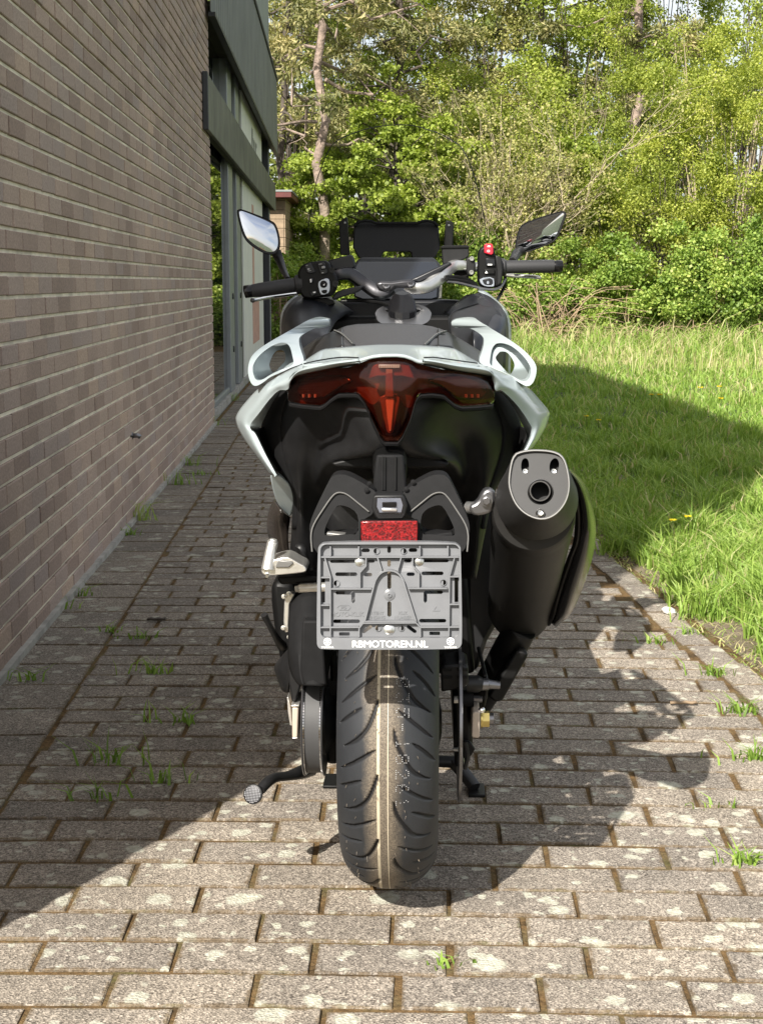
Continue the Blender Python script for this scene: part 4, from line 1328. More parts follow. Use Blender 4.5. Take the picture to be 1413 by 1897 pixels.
mb = MB(); mb.lathe([(.060, .1185), (.138, .1185), (.138, .1235), (.060, .1235)], (0, 0, AZ), (1, 0, 0), 64, caps=False); mb.build('brake_disc', 'greysteel', wheel)
# dotted batch code stamped on the tread
FONT = {'0': "0E11131519110E", '1': "040C040404040E", '2': "0E11010204081F", '3': "1F02040201110E", '5': "1F101E0101110E", '6': "0608101E11110E", '8': "0E11110E11110E", '-': "0000001F000000"}
mb = MB()
pos = -0.155
for ch in "035-18261":
    rows_ = [int(FONT[ch][i:i + 2], 16) for i in range(0, 14, 2)]
    for ry, bits in enumerate(rows_):
        for rx in range(5):
            if bits >> (4 - rx) & 1 and random.random() < .9:
                wv = 0.0345 - ry * 0.0032 + random.gauss(0, .0002); arc = pos + rx * 0.0032 + random.gauss(0, .0002)
                ph = arc / TR
                a_ = math.asin(min(1, wv / TW * math.sin(1.5)))
                r = TR - 0.068 * (1 - math.cos(a_)) / (1 - math.cos(1.5)) + .0006
                c = Vector((wv, -r * math.cos(ph), AZ - r * math.sin(ph)))
                nrm = Vector((wv * 7, -math.cos(ph), -math.sin(ph))).normalized()
                mb.lathe([(.00085, 0), (.00085, .0002)], c, nrm, 6)
    pos += 0.0245
mb.build('batch_stamp', 'greyprint', wheel, smooth=False)['kind'] = 'stuff'
mb = MB()
for i in range(90):
    wv = random.choice([-.066, -.05, -.034, -.012, .012, .03, .036, .05]) + random.gauss(0, .001); ph = random.uniform(-.8, 1.3)
    a_ = math.asin(wv / TW * math.sin(1.5)); r = TR - 0.068 * (1 - math.cos(a_)) / (1 - math.cos(1.5))
    c = Vector((wv, -r * math.cos(ph), AZ - r * math.sin(ph))); nrm = Vector((wv * 8 + random.gauss(0, .3), -math.cos(ph), -math.sin(ph) - .8)).normalized()
    mb.tube([c, c + nrm * random.uniform(.003, .006)], [.0005, .0003], 4)
mb.build('rubber_nib', 'tyre', wheel)['kind'] = 'stuff'

# ---- plate holder
def yplate(v): return -0.352 - 0.036 * (v - 1000) / 200
def PLT(x, y_, off=0.0):
    u, v = 580 + x / 5.046, 990 + y_ / 5.046
    return L(u, v, yplate(v)) + Vector((0, -off, 0))
holder = empty('plate_holder'); holder.parent = bike
def rrect(x0, y0, x1, y1, r, n=5):
    out = []
    for cx, cy, a0 in ((x1 - r, y0 + r, -90), (x1 - r, y1 - r, 0), (x0 + r, y1 - r, 90), (x0 + r, y0 + r, 180)):
        for k in range(n + 1):
            a = R(a0 + 90 * k / n); out.append((cx + math.cos(a) * r, cy + math.sin(a) * r))
    return out
def slot(x0, y0, x1, y1, w):
    d = Vector((x1 - x0, y1 - y0)); a0 = math.degrees(math.atan2(d.y, d.x))
    out = []
    for (cx, cy), s in (((x1, y1), -90), ((x0, y0), 90)):
        for k in range(7):
            a = R(a0 + s + 180 * k / 6); out.append((cx + math.cos(a) * w / 2, cy + math.sin(a) * w / 2))
    return out
def plate_mesh(name, polys, back, front, mat='holder', parent=holder, bevel=0.0008, **kw):
    vs_, fs_ = curve_fill([[(x / 1000, -y_ / 1000) for x, y_ in p] for p in polys], 0.5)
    return to_obj(name, [PLT(q.x * 1000, -q.y * 1000, front if q.z > 0 else back) for q in vs_], fs_, mat, parent, bevel=bevel, bseg=2, **kw)
holes = [slot(470, 147, 512, 147, 36), slot(710, 125, 710, 155, 34), slot(910, 145, 955, 145, 36),
         slot(175, 250, 385, 250, 30), slot(1045, 245, 1250, 245, 30), slot(525, 248, 560, 248, 32), slot(865, 246, 900, 246, 32), slot(710, 252, 710, 284, 32),
         slot(225, 370, 395, 370, 36), slot(1030, 362, 1200, 362, 36), slot(492, 374, 535, 374, 34), slot(890, 370, 932, 370, 34),
         slot(712, 362, 712, 490, 36), slot(712, 640, 712, 750, 36),
         [(222, 528), (375, 528), (392, 545), (392, 625), (375, 642), (358, 625), (358, 562), (222, 560), (207, 544)],
         [(1200, 522), (1048, 522), (1032, 540), (1032, 622), (1048, 640), (1064, 622), (1064, 555), (1200, 555), (1217, 538)],
         slot(205, 810, 420, 810, 36), slot(1007, 805, 1225, 805, 36),
         slot(475, 905, 535, 862, 34), slot(890, 862, 950, 905, 34),
         rrect(243, 912, 343, 945, 8), rrect(1085, 906, 1185, 940, 8),
         rrect(78, 400, 112, 635, 6), rrect(1320, 395, 1356, 632, 6)]
def halfmoon(cx, cy, r, sgn):
    return [(cx, cy - r)] + [(cx + sgn * r * math.sin(R(a)), cy - r * math.cos(R(a))) for a in range(20, 180, 20)] + [(cx, cy + r)]
holes += [halfmoon(592, 150, 30, -1), halfmoon(845, 150, 30, 1), halfmoon(220, 452, 30, -1), halfmoon(1215, 445, 30, 1), halfmoon(607, 870, 30, -1), halfmoon(822, 870, 30, 1)]
inner = rrect(70, 84, 1368, 1000, 60)
plate_mesh('back_plate', [rrect(62, 80, 1376, 1010, 62)] + holes, 0.0, 0.0025)
def outline(e):
    return chaikin([(125 - e, 57 - e), (1300 + e, 55 - e), (1372 + e, 95 - e * .5), (1378 + e, 130), (1392 + e, 980), (1375 + e, 1035 + e * .5), (1330 + e, 1057 + e), (95 - e, 1060 + e), (50 - e, 1040 + e * .5), (36 - e, 980), (48 - e, 130), (60 - e, 90 - e * .5)], 2)
plate_mesh('rim_frame', [outline(0), rrect(74, 80, 1362, 950, 56)], 0.0, 0.0125, bevel=.0012)
plate_mesh('caption_strip', [rrect(64, 951, 1374, 1042, 30)], 0.0026, 0.0105, bevel=.001)
def rib(pts, wd=12, h=.0115):
    poly_l, poly_r = [], []
    for i, p in enumerate(pts):
        a = pts[max(i - 1, 0)]; b = pts[min(i + 1, len(pts) - 1)]
        d = Vector((b[0] - a[0], b[1] - a[1])).normalized()
        poly_l.append((p[0] - d.y * wd / 2, p[1] + d.x * wd / 2)); poly_r.append((p[0] + d.y * wd / 2, p[1] - d.x * wd / 2))
    plate_mesh('rib', [poly_l + poly_r[::-1]], 0.0024, h, bevel=.0006)
for pts in [[(78, 200), (1360, 200)], [(166, 100), (166, 190)], [(428, 100), (428, 190)], [(997, 95), (997, 190)], [(1257, 95), (1257, 190)],
            [(114, 210), (165, 380), (165, 930)], [(1318, 210), (1272, 375), (1266, 930)], [(78, 390), (160, 390)], [(1278, 382), (1362, 382)],
            [(78, 648), (156, 648)], [(1275, 640), (1364, 640)], [(172, 496), (548, 496)], [(886, 492), (1252, 492)],
            [(496, 208), (496, 282), (440, 345), (440, 488)], [(930, 206), (930, 280), (987, 345), (987, 486)], [(604, 208), (640, 322)], [(822, 206), (790, 322)],
            [(76, 855), (432, 853)], [(1000, 853), (1368, 851)], [(432, 945), (432, 862), (470, 815), (962, 811), (1000, 855), (1003, 942)], [(480, 800), (962, 797)]]:
    rib(pts)
rib(spline([(482, 806), (560, 500), (590, 405), (640, 345), (712, 325), (785, 345), (835, 405), (866, 500), (962, 803)], 4), 14, .0115)
for cx, cy in ((592, 150), (845, 150), (220, 452), (1215, 445), (607, 870), (822, 870)):
    plate_mesh('stud', [[(cx + 31 * math.cos(R(a)), cy + 31 * math.sin(R(a))) for a in range(0, 360, 20)], [(cx + 27 * math.cos(R(a)), cy + 27 * math.sin(R(a))) for a in range(0, 360, 20)]], .002, .0045, bevel=0)
for nm, cx, cy, rr in (('plate_bolt', 438, 250, 46), ('plate_bolt', 985, 246, 46), ('plate_bolt', 712, 885, 48), ('plate_rivet', 712, 564, 50)):
    c = PLT(cx, cy, .0025); k = 1 / 5.046 / 1185
    mb = MB(); mb.lathe([(rr * k, 0), (rr * k, .0012), (rr * k * .72, .0022), (rr * k * .60, .0024)], c, (0, -1, .15), 24)
    if nm == 'plate_bolt':
        mb.lathe([(rr * k * .60, .0022), (rr * k * .58, .0048), (rr * k * .42, .0053)], c, (0, -1, .15), 6)
    else:
        mb.lathe([(rr * k * .45, .0022), (rr * k * .45, .0042), (rr * k * .2, .0045), (rr * k * .18, .002)], c, (0, -1, .15), 20)
    mb.build(nm, 'holder' if nm == 'plate_rivet' else 'alu', holder, sharp=28)
def lettering(name, body, cx, cy, size, mat, off, th=.0006, bold=0.0, space=1.0, sx=1.0, parent=holder):
    vs_, fs_ = text_fill(body, 1.0, 0.5, bold, space)
    return to_obj(name, [PLT(cx + q.x * size * sx, cy - q.y * size, off + (th if q.z > 0 else -.0002)) for q in vs_], fs_, mat, parent, smooth=False)
for dx_ in (-1.6, 0, 1.6):
    lettering('caption_lettering', 'RBMOTOREN.NL', 718 + dx_, 1036, 88, 'print', .0126 + .00005 * (dx_ + 1.6), sx=1.06)
for cx, cy in ((139, 985), (1282, 982)):
    polys = [[(cx + 35 * math.cos(R(a)), cy + 35 * math.sin(R(a))) for a in range(0, 360, 12)]]
    for k in range(6):
        a = R(60 * k); dx, dy = math.cos(a), math.sin(a)
        polys.append([(cx + dx * t - dy * q, cy + dy * t + dx * q) for t, q in ((8, 0), (16, -7.5), (28, -10.5), (30, 0), (28, 10.5), (16, 7.5))])
    plate_mesh('round_emblem', polys, .0120, .0131, 'print', bevel=0)
    lettering('emblem_lettering', 'YAMAHA', cx, 1046, 27, 'print', .0126, sx=1.05)
lettering('maker_lettering', 'MOTO-KLIK', 318, 762, 58, 'holder', .0025, .0009, .008)
lettering('patent_lettering', 'PATENT\nPENDING', 588, 745, 40, 'holder', .0025, .0009, .008)
lettering('patent_lettering', 'KLIK\nNUMBER', 838, 745, 40, 'holder', .0025, .0009, .008)
plate_mesh('maker_emblem', [[(215, 680), (245, 655), (330, 655), (352, 680), (330, 706), (245, 706)], [(226, 680), (249, 662), (326, 662), (341, 680), (326, 699), (249, 699)]], .0024, .0034, bevel=0)
lettering('maker_emblem', 'JPD', 285, 694, 36, 'holder', .0025, .0009, .01)
plate_mesh('recycling_emblem', [[(1150, 655), (1185, 712), (1115, 712)], [(1150, 672), (1170, 703), (1130, 703)]], .0024, .0034, bevel=0)

# ---- rear reflector, plate lamp, plate bracket
slab('reflector', 'reflector', [(670, 966), (771, 965.5), (773.5, 968), (773, 1003), (669, 1004), (668, 968)], -0.345, 0.010, bevel=.0012)
slab('reflector_back', 'black', [(667, 964), (774, 963.5), (776, 1006), (666, 1007)], -0.340, 0.012)
lamp = slab('plate_lamp', 'satin', [(691, 921), (695, 917), (745, 917), (749, 921), (755, 937), (751, 955), (746, 962), (700, 963), (695, 957), (688, 941)], -0.335, 0.045, bevel=.003)
slab('lamp_lens', 'clearlens', [(696, 921), (745, 921), (750, 937), (746, 953), (700, 953.5), (694, 940)], -0.341, 0.004, lamp, bevel=.001)
slab('lamp_reflector', 'lamp_inner', [(699, 923), (742, 923), (746, 936), (743, 949), (703, 949.5), (698, 939)], -0.3365, 0.0012, lamp, bevel=0)
slab('lamp_bulb', 'black', [(708, 930), (734, 930), (734, 940), (708, 940)], -0.340, 0.003, lamp, bevel=.001)
slab('lamp_bulb', 'castalu', [(707, 942), (735, 942), (735, 947.5), (707, 947.5)], -0.340, 0.003, lamp, bevel=.001)
# bracket: swept frame of two loops with sunlight painted on the inner lip
def loop_poly(pts, mir=False):
    return [(2 * 721.5 - u, v) if mir else (u, v) for u, v in pts]
OUT = [(668, 1030), (592, 1030), (578, 1010), (573, 985), (574, 968), (585, 940), (608, 893), (614, 884), (623, 879), (640, 879), (660, 888), (690, 906), (700, 917), (694, 950), (668, 966)]
HOLE = [(664, 990), (664, 957), (654, 943), (633, 935), (622, 938), (606, 968), (600, 985), (603, 994), (640, 990)]
for mir in (False, True):
    o = holed('plate_bracket', 'matte', [chaikin(loop_poly(OUT, mir), 1), chaikin(loop_poly(HOLE, mir), 1)], lambda u, v: -0.30 - 0.03 * (v - 880) / 120, 0.05, bevel=.004)
    lip = [(578, 1022), (576, 993), (581.7, 970.6), (600, 941), (613, 922.5), (622, 914), (632, 912.6), (644, 917), (662, 931), (683, 948)]
    pxtube('bracket_lip', 'rim_edge', [(u, v, -0.3035 - 0.03 * (v - 880) / 120) for u, v in loop_poly(lip, mir)], .0011, nseg=6, sp=4)
    slab('bracket_tray', 'rim_edge' if not mir else 'matte', loop_poly([(602, 1004), (605, 986), (640, 990), (667, 996), (667, 1006)], mir), -0.325, 0.02, bevel=.002)  # left tray in lighter grey, its sunlight put into the colour
mb = MB()
mb.loft([[L(u, v, -0.27) for u, v in ((689, 915), (755, 915), (747, 842), (697, 842))], [L(u, v, -0.20) for u, v in ((689, 915), (755, 915), (747, 842), (697, 842))]])
part(mb, 'bracket_stem', 'matte', bevel=.004)
mb = MB(); mb.tube([L(722, 878, -.19), L(722, 850, -.05), L(722, 846, .20)], [(.030, .026), (.036, .03), (.05, .04)], 12, flat=.6); part(mb, 'bracket_arm', 'black')
for u in (709, 713, 733):
    pxtube('stem_rib', 'satin', [(u, 846, -0.272), (u - .5, 908, -0.272)], .0016, nseg=6)
for u, v in ((684, 896), (679, 908), (765, 893), (752, 906)):
    bolt('bracket_bolt', 'matte', u, v, -0.3045 - .03 * (v - 880) / 120, .0028, .0014, n=16)

# ---- tail lamp
def ytail(u):                         # how far the tail wraps forward with distance from the middle
    return -0.175 + 0.325 * (abs(u - 725) / 290) ** 2.1
TOP = [(533, 716), (536, 702), (542, 696), (560, 690.5), (600, 683), (645, 680.5), (663, 674), (682, 666), (697, 661.5), (712, 659.8), (730, 659.6), (748, 661), (762, 666), (773, 672), (785, 676), (810, 682), (860, 690), (905, 698), (911, 702), (914, 712), (916, 730)]
BOT = [(533, 742), (536, 744), (542, 745), (560, 748), (592, 751), (600, 748), (614, 736), (627, 727.5), (662, 727), (668, 733), (677, 745), (690, 780), (704, 808), (712, 817), (737, 817.5), (745, 808), (760, 776), (770, 740), (777, 729), (800, 727), (822, 730), (842, 747), (855, 752), (882, 751), (910, 748), (916, 742)]
def lerp(poly, u):
    for (a, b), (c, d) in zip(poly, poly[1:]):
        if a <= u <= c: return b + (d - b) * (u - a) / max(1e-6, c - a)
    return poly[0][1] if u < poly[0][0] else poly[-1][1]
def column_patch(name, mat, top, bot, us, nrow, yf, parent=None, solid=.003, **kw):
    rows = []
    for u in us:
        a, b = lerp(top, u), lerp(bot, u)
        rows.append([L(u, a + (b - a) * t / nrow, yf(u, t / nrow, a + (b - a) * t / nrow)) for t in range(nrow + 1)])
    mb = MB(); mb.grid(rows)
    return part(mb, name, mat, parent, solid=solid, **kw)
def ylens(u, t, v):
    e = 1 - (2 * t - 1) ** 2
    c = max(0, 1 - abs(u - 724) / 60)
    return ytail(u) - 0.008 * e - 0.0 * c + (0.006 * max(0, (v - 735) / 80))
us = sorted(set([533, 535, 537, 540, 544, 548] + [float(x) for x in np.linspace(552, 900, 88)] + [904, 908, 911, 913, 915, 916]))
tail = column_patch('tail_lamp', 'lens', TOP, BOT, us, 14, ylens, solid=.002, sharp=60)
loop_ = [(u, lerp(TOP, u), 0) for u in us] + [(u, lerp(BOT, u), 1) for u in us[::-1]]
mb = MB(); mb.loft([[L(u, v, ylens(u, t, v) + .0025) for u, v, t in loop_], [L(u, v, ylens(u, t, v) + .055) for u, v, t in loop_]], caps=False)
part(mb, 'lamp_light_baffle', 'black', tail, smooth=False)  # black wall added to block red light slipping past the housing
lip_ = [(u, lerp(BOT, u) + 1.5) for u in np.linspace(535, 914, 80)]
rows = [[L(u, v + dv, ytail(u) - .008 + dy + .004 * (v > 770)) for dv, dy in ((0, .002), (3, -.004), (7, -.002), (9, .012))] for u, v in lip_]
mb = MB(); mb.grid(rows); part(mb, 'lamp_surround', 'matte', solid=.002, sharp=30)
def off(poly, c, k): return [(c[0] + (u - c[0]) * k, c[1] + (v - c[1]) * k) for u, v in poly]
column_patch('lamp_housing', 'lens_inner', TOP, BOT, us, 10, lambda u, t, v: ylens(u, t, v) + .045, tail, solid=0)
for pts_ in ([(552, 704), (600, 694), (640, 696), (655, 706), (630, 718), (600, 738), (560, 738), (548, 726)], [(898, 706), (850, 694), (812, 696), (790, 706), (815, 716), (848, 740), (890, 742), (904, 728)]):
    slab('lamp_chamber', 'brown', pts_, lambda u, v: ytail(u) + .016, .02, tail, bevel=.004)
slab('lamp_crown', 'lens_inner', [(682, 702), (690, 678), (700, 671), (745, 671), (758, 677), (768, 702), (745, 697), (700, 697)], -0.172, .012, tail, bevel=.002)
slab('light_guide_frame', 'lens_inner', [(703, 736), (712, 731), (732, 731), (741, 737), (735, 770), (728, 801), (722, 804), (717, 801), (709, 770)], -0.166, .008, tail, bevel=.002)
slab('light_guide', 'lens_bar', [(714, 742), (719, 734), (726, 734), (730, 742), (727.5, 775), (725, 799), (720.5, 799), (717, 775)], -0.172, .006, tail, bevel=.002)
slab('light_guide_top', 'lens_inner', [(701, 675), (741, 675), (741, 682), (701, 682)], -0.180, .006, tail, bevel=.001)
for k in range(9):
    slab('lamp_rib', 'led', [(702 + k * 4.4, 676), (703.6 + k * 4.4, 676), (703.6 + k * 4.4, 681), (702 + k * 4.4, 681)], -.1815, .003, tail, bevel=0)
slab('light_guide_stem', 'lens_inner', [(715, 683), (727, 683), (729, 735), (713, 735)], -0.178, .006, tail, bevel=.001)
for u0 in (562, 573, 584, 863, 874, 885):
    slab('led', 'led', [(u0 - 2.4, 730), (u0 + 2.4, 730), (u0 + 2.4, 736.5), (u0 - 2.4, 736.5)], ytail(u0) - .002, .003, tail, bevel=.0005)

# ---- white tail fairing
CT = [(560, 671), (575, 660), (592, 649), (602, 645.5), (620, 643.5), (660, 640), (700, 637.5), (745, 637.5), (780, 639), (820, 641.5), (842, 645), (856, 653), (872, 663), (887, 671)]
CB = [(560, 676), (600, 673), (640, 670), (660, 668), (676, 663), (690, 659), (708, 656.8), (735, 656.5), (751, 658.5), (764, 663), (776, 669), (800, 669), (845, 673), (887, 677)]
def ycent(u, t, v):
    return 0.02 + 0.05 * (abs(u - 724) / 160) ** 2 - (0.02 - ytail(u) + .012 + .05 * (abs(u - 724) / 160) ** 2) * (t ** .75) + .010 * math.sin(t * math.pi) 
column_patch('tail_cowl', 'white', CT, CB, np.linspace(560, 887, 70), 12, ycent, solid=.004, sharp=50)
WL_out = [(665, 663.5), (632, 662.5), (592, 668), (561, 674.5), (530, 688), (500, 706), (476, 722), (458, 741), (445, 757), (438.5, 768), (436, 778), (440, 793), (455, 818), (480, 851), (501, 880)]
WL_rid = [(664, 671), (602, 682), (547, 695), (539, 703), (533, 721), (516, 723.5), (498, 741), (479, 766), (467, 781), (463, 790), (466, 797), (474, 805), (491, 840), (507, 870), (513, 880)]
WL_in = [(663, 676), (602, 687), (547, 700), (541, 707), (535, 725), (522, 725), (506, 744), (493, 768), (486, 782), (483, 791), (474, 796), (479, 808), (495, 842), (511, 871), (516, 881)]
def side(outp, ridp, inp, name):
    lo = [(u, v, ytail(u) + .022) for u, v in outp]
    lm = [((o_[0] * .5 + r_[0] * .5), (o_[1] * .5 + r_[1] * .5), ytail((o_[0] + r_[0]) / 2) - .022) for o_, r_ in zip(outp, ridp)]
    lr = [(u, v, ytail(u) - .014) for u, v in ridp]
    li = [(u, v, ytail(u) + .030) for u, v in inp]
    cols = [spline(l, 5) for l in (lo, lm, lr, li)]
    rows = []
    for i in range(len(cols[0])):
        a = spline([c_[i] for c_ in cols[:3]], 5)
        rows.append([L(*q) for q in a] + [L(*cols[3][i])])
    mb = MB(); mb.grid(rows)
    return part(mb, name, 'white', solid=.004, sharp=40)
side(WL_out, WL_rid, WL_in, 'side_fairing')
WR_out = [(785, 663), (806, 663), (843, 668), (884, 673), (908, 680), (932, 690), (953, 700), (982, 721), (1000, 741), (1014, 758), (1017.5, 768), (1012, 789), (1004, 803), (997, 815), (984, 834)]
WR_rid = [(783, 671), (806, 675), (849, 684.5), (905, 693), (911.5, 698), (915, 710), (918, 723), (930, 724), (952, 744), (968, 764), (978, 780), (985, 793), (984, 805), (980, 817), (972, 833)]
WR_in = [(784, 676), (806, 680), (849, 690), (900, 699), (907, 704), (911, 716), (914, 727), (926, 727), (944, 745), (957, 766), (966, 784), (973, 796), (975, 806), (973, 817), (968, 833)]
side(WR_out, WR_rid, WR_in, 'side_fairing')
# side pods lower tips
slab('side_tip', 'white', [(499, 875), (504, 905), (511, 928), (522, 945), (538, 960), (543, 942), (547, 925), (539, 900), (517, 880)], lambda u, v: .11 + .0011 * (v - 875), .03, bevel=.006, n=1)
band('side_tip', 'white', [[(985, 832, .15), (965, 850, .16), (940, 880, .18)], [(975, 836, .14), (955, 860, .15), (930, 890, .17)], [(968, 833, .15), (945, 868, .16), (922, 895, .18)]])
band('flank_panel', 'brown', [[(506, 926, .22), (497, 950, .24), (494.5, 980, .27), (501, 1006, .28), (512, 1035, .28), (524, 1066, .28)], [(520, 945, .17), (513, 962, .18), (512, 985, .20), (517, 1010, .21), (526, 1036, .22), (536, 1064, .23)], [(538, 958, .20), (536, 972, .20), (534, 990, .20), (535, 1012, .21), (539, 1036, .22), (548, 1064, .22)]])
pxtube('panel_gap', 'black', [(664, 662.5, ytail(664) - .012), (632, 661.5, ytail(632) - .008), (592, 667, ytail(592) - .004), (563, 673.5, ytail(563) + .002)], .0011, nseg=6, sp=5)
pxtube('panel_gap', 'black', [(785, 662, ytail(785) - .012), (806, 662, ytail(806) - .010), (843, 667, ytail(843) - .006), (884, 672.5, ytail(884) + .002)], .0011, nseg=6, sp=5)
# black slots between white side and undertail
band('side_grille', 'black', [[(471, 795, .13), (490, 840, .13), (512, 874, .13)], [(484, 792, .15), (500, 838, .15), (520, 874, .15)]])
band('side_grille', 'black', [[(982, 795, .13), (976, 815, .13), (966, 838, .13)], [(966, 790, .15), (962, 815, .15), (952, 842, .15)]])

# ---- black undertail: a grid of control points (u, v, y)
UT = [
    [(516, 718, .10), (560, 735, -.02), (625, 722, -.09), (690, 730, -.13), (723, 735, -.14), (755, 730, -.13), (815, 722, -.09), (880, 735, -.02), (933, 718, .10)],
    [(497, 745, .13), (550, 752, .02), (620, 750, -.09), (685, 785, -.13), (723, 800, -.14), (760, 785, -.13), (822, 750, -.09), (895, 752, .02), (950, 745, .13)],
    [(484, 790, .16), (545, 790, .05), (605, 795, -.02), (670, 825, -.11), (723, 832, -.125), (775, 825, -.11), (838, 795, -.02), (905, 790, .05), (966, 790, .16)],
    [(492, 825, .17), (545, 825, .07), (592, 830, .05), (618, 852, -.05), (723, 842, -.09), (826, 852, -.05), (852, 830, .05), (905, 825, .07), (966, 822, .17)],
    [(505, 855, .17), (545, 858, .09), (583, 862, .09), (608, 872, .02), (723, 850, .06), (838, 872, .02), (862, 862, .09), (902, 858, .09), (955, 850, .17)],
    [(520, 885, .17), (550, 890, .11), (578, 895, .13), (610, 900, .14), (723, 880, .16), (835, 900, .14), (868, 895, .13), (898, 890, .11), (935, 880, .17)],
    [(540, 920, .18), (555, 925, .13), (575, 930, .16), (615, 940, .2), (723, 940, .2), (832, 940, .2), (870, 930, .16), (892, 925, .13), (915, 915, .18)],
    [(540, 980, .20), (555, 980, .15), (578, 985, .17), (620, 990, .22), (723, 990, .24), (830, 990, .22), (872, 985, .17), (885, 980, .15), (900, 980, .18)],
    [(538, 1030, .22), (556, 1030, .18), (585, 1030, .19), (625, 1035, .26), (723, 1035, .27), (825, 1035, .26), (868, 1030, .2), (880, 1030, .18), (890, 1030, .2)],
    [(552, 1072, .24), (566, 1072, .22), (592, 1072, .23), (630, 1075, .28), (723, 1075, .30), (820, 1075, .28), (862, 1072, .22), (872, 1072, .2), (882, 1072, .22)]]
cols = [spline(r_, 4) for r_ in UT]
rows = []
for k in range(len(cols[0])):
    rows.append([L(*q) for q in spline([c_[k] for c_ in cols], 4)])
mb = MB(); mb.grid(rows); part(mb, 'undertail', 'satin', solid=.004, sharp=60)
for a_, b_ in ((0, 1), (8, 7)):
    o1 = [r_[a_] for r_ in UT[:8]]
    i1 = [tuple(p + (q - p) * .55 for p, q in zip(r_[a_], r_[b_])) for r_ in UT[:8]]
    mid_ = [((p[0] + q[0]) / 2, (p[1] + q[1]) / 2, (p[2] + q[2]) / 2 - .016) for p, q in zip(o1, i1)]
    band('side_pod', 'matte', [[(p[0], p[1], p[2] - .004) for p in o1], mid_, [(p[0], p[1], p[2] - .010) for p in i1]], solid=.006)
slab('undertail_recess', 'black', [(612, 858), (660, 846), (698, 832), (748, 832), (790, 846), (832, 858), (826, 868), (770, 868), (680, 868), (622, 866)], -0.06, .05, bevel=.004)
# flank arm over the foot peg
pxtube('flank_arm', 'satin', [(552, 1012, .12), (560, 1016, .115), (566, 1036, .12), (572, 1060, .13)], [(.006, .009), (.007, .010), (.006, .009), (.004, .006)], nseg=10, sp=4)
slab('inner_mudguard', 'black', [(588, 985), (860, 985), (880, 1250), (600, 1250)], 0.32, 0.03, bevel=.01)
slab('rear_hugger', 'satin', [(640, 1040), (805, 1040), (812, 1215), (632, 1215)], 0.20, 0.02, bevel=.01)

# ---- grab handles: flat loops with a raised rim and a recessed web
def handle(outer, recess, hole, mir):
    def yf(u, v):
        uu = 1450 - u if mir else u
        s_ = max(0.0, min(1.0, (uu - 458) / 148)) * max(0.12, min(1.0, 1 - (v - 616) / 78))
        return .035 + .31 * s_ ** 1.15
    o = holed('grab_handle', 'white', [chaikin(outer, 2), chaikin(recess, 2)], yf, .045, bevel=.0045)
    o.modifiers['bev'].segments = 3
    holed('handle_web', 'white', [chaikin(shr(recess, 1.01), 2), chaikin(hole, 2)], lambda u, v: yf(u, v) + .016 + .05 * max(0, (u - (915 if mir else 462)) / 75) + .02 * max(0, (v - 640) / 60), .006, o, bevel=0)
def shr(p, k):
    cx = sum(q[0] for q in p) / len(p); cy = sum(q[1] for q in p) / len(p)
    return [(cx + (u - cx) * k, cy + (v - cy) * k) for u, v in p]
handle([(610, 592), (610, 602), (605, 606), (592, 608), (584, 607), (570, 614), (556, 622), (553, 630), (556, 645), (564, 667), (560, 674), (540, 680), (520, 690), (500, 698), (488, 708), (474, 716), (465, 711), (459, 693), (460, 673), (468, 655), (492, 637), (540, 610), (574, 590), (590, 587), (606, 590)],
       [(506, 638), (526, 633), (537, 640), (542, 660), (545, 676), (522, 684), (500, 694), (486, 704), (474, 705), (468, 690), (468, 675), (481, 656)],
       [(509, 650), (523, 647), (529, 655), (529, 668), (516, 682), (506, 692), (500, 684), (498, 672)], False)
handle([(836, 594), (836, 603), (842, 607), (856, 608), (866, 606), (880, 612), (894, 622), (897, 632), (893, 650), (886, 668), (892, 675), (910, 680), (930, 690), (950, 701), (962, 709), (977, 717), (988, 709), (994, 690), (993, 674), (975, 652), (949, 632), (914, 611), (886, 594), (878, 587), (850, 589)],
       [(944, 638), (922, 634), (912, 642), (908, 660), (906, 677), (928, 686), (950, 697), (966, 706), (978, 705), (984, 690), (982, 676), (966, 655)],
       [(941, 652), (927, 650), (921, 656), (916, 664), (932, 682), (945, 695), (951, 686), (954, 673)], True)

# ---- seat
seat = column_patch('seat', 'seat', [(628, 609), (640, 603.5), (660, 600), (700, 598.5), (740, 598.5), (775, 600), (800, 604), (818, 610)], [(628, 640), (660, 641), (724, 643), (790, 641), (818, 640)], np.linspace(628, 818, 40), 10,
                    lambda u, t, v: .34 - .30 * t ** .55 + .00001 * (u - 724) ** 2, solid=.01)
column_patch('seat_side', 'seatside', [(520, 676), (545, 656), (560, 645), (586, 627), (605, 618), (622, 611), (634, 606)], [(520, 720), (545, 705), (570, 690), (598, 668), (612, 650), (634, 640), (640, 640)], np.linspace(520, 634, 40), 10, lambda u, t, v: .30 - .22 * t + .0011 * (634 - u) * .8, seat, solid=.008)
column_patch('seat_side', 'seatside', [(812, 607), (824, 612), (847, 624), (870, 638), (888, 649), (915, 668), (932, 690)], [(812, 640), (836, 642), (850, 655), (870, 680), (932, 720)], np.linspace(812, 932, 40), 10, lambda u, t, v: .30 - .22 * t + .0011 * (u - 812) * .8, seat, solid=.008)
for side_ in (0, 1):
    P = [(620, 611), (632, 616), (643, 625), (655, 637)] if side_ == 0 else [(826, 612), (812, 617), (800, 626), (787, 638)]
    for dd in (-1.5,):
        S = spline([(u + dd, v, .265 - .235 * (i / 3) ** .6 - .008) for i, (u, v) in enumerate(P)], 8)
        mb = MB()
        for a, b in zip(S[::2], S[1::2]):
            mb.tube([L(*a), L(*b)], .0006, 5)
        part(mb, 'stitching', 'thread', seat)['kind'] = 'stuff'
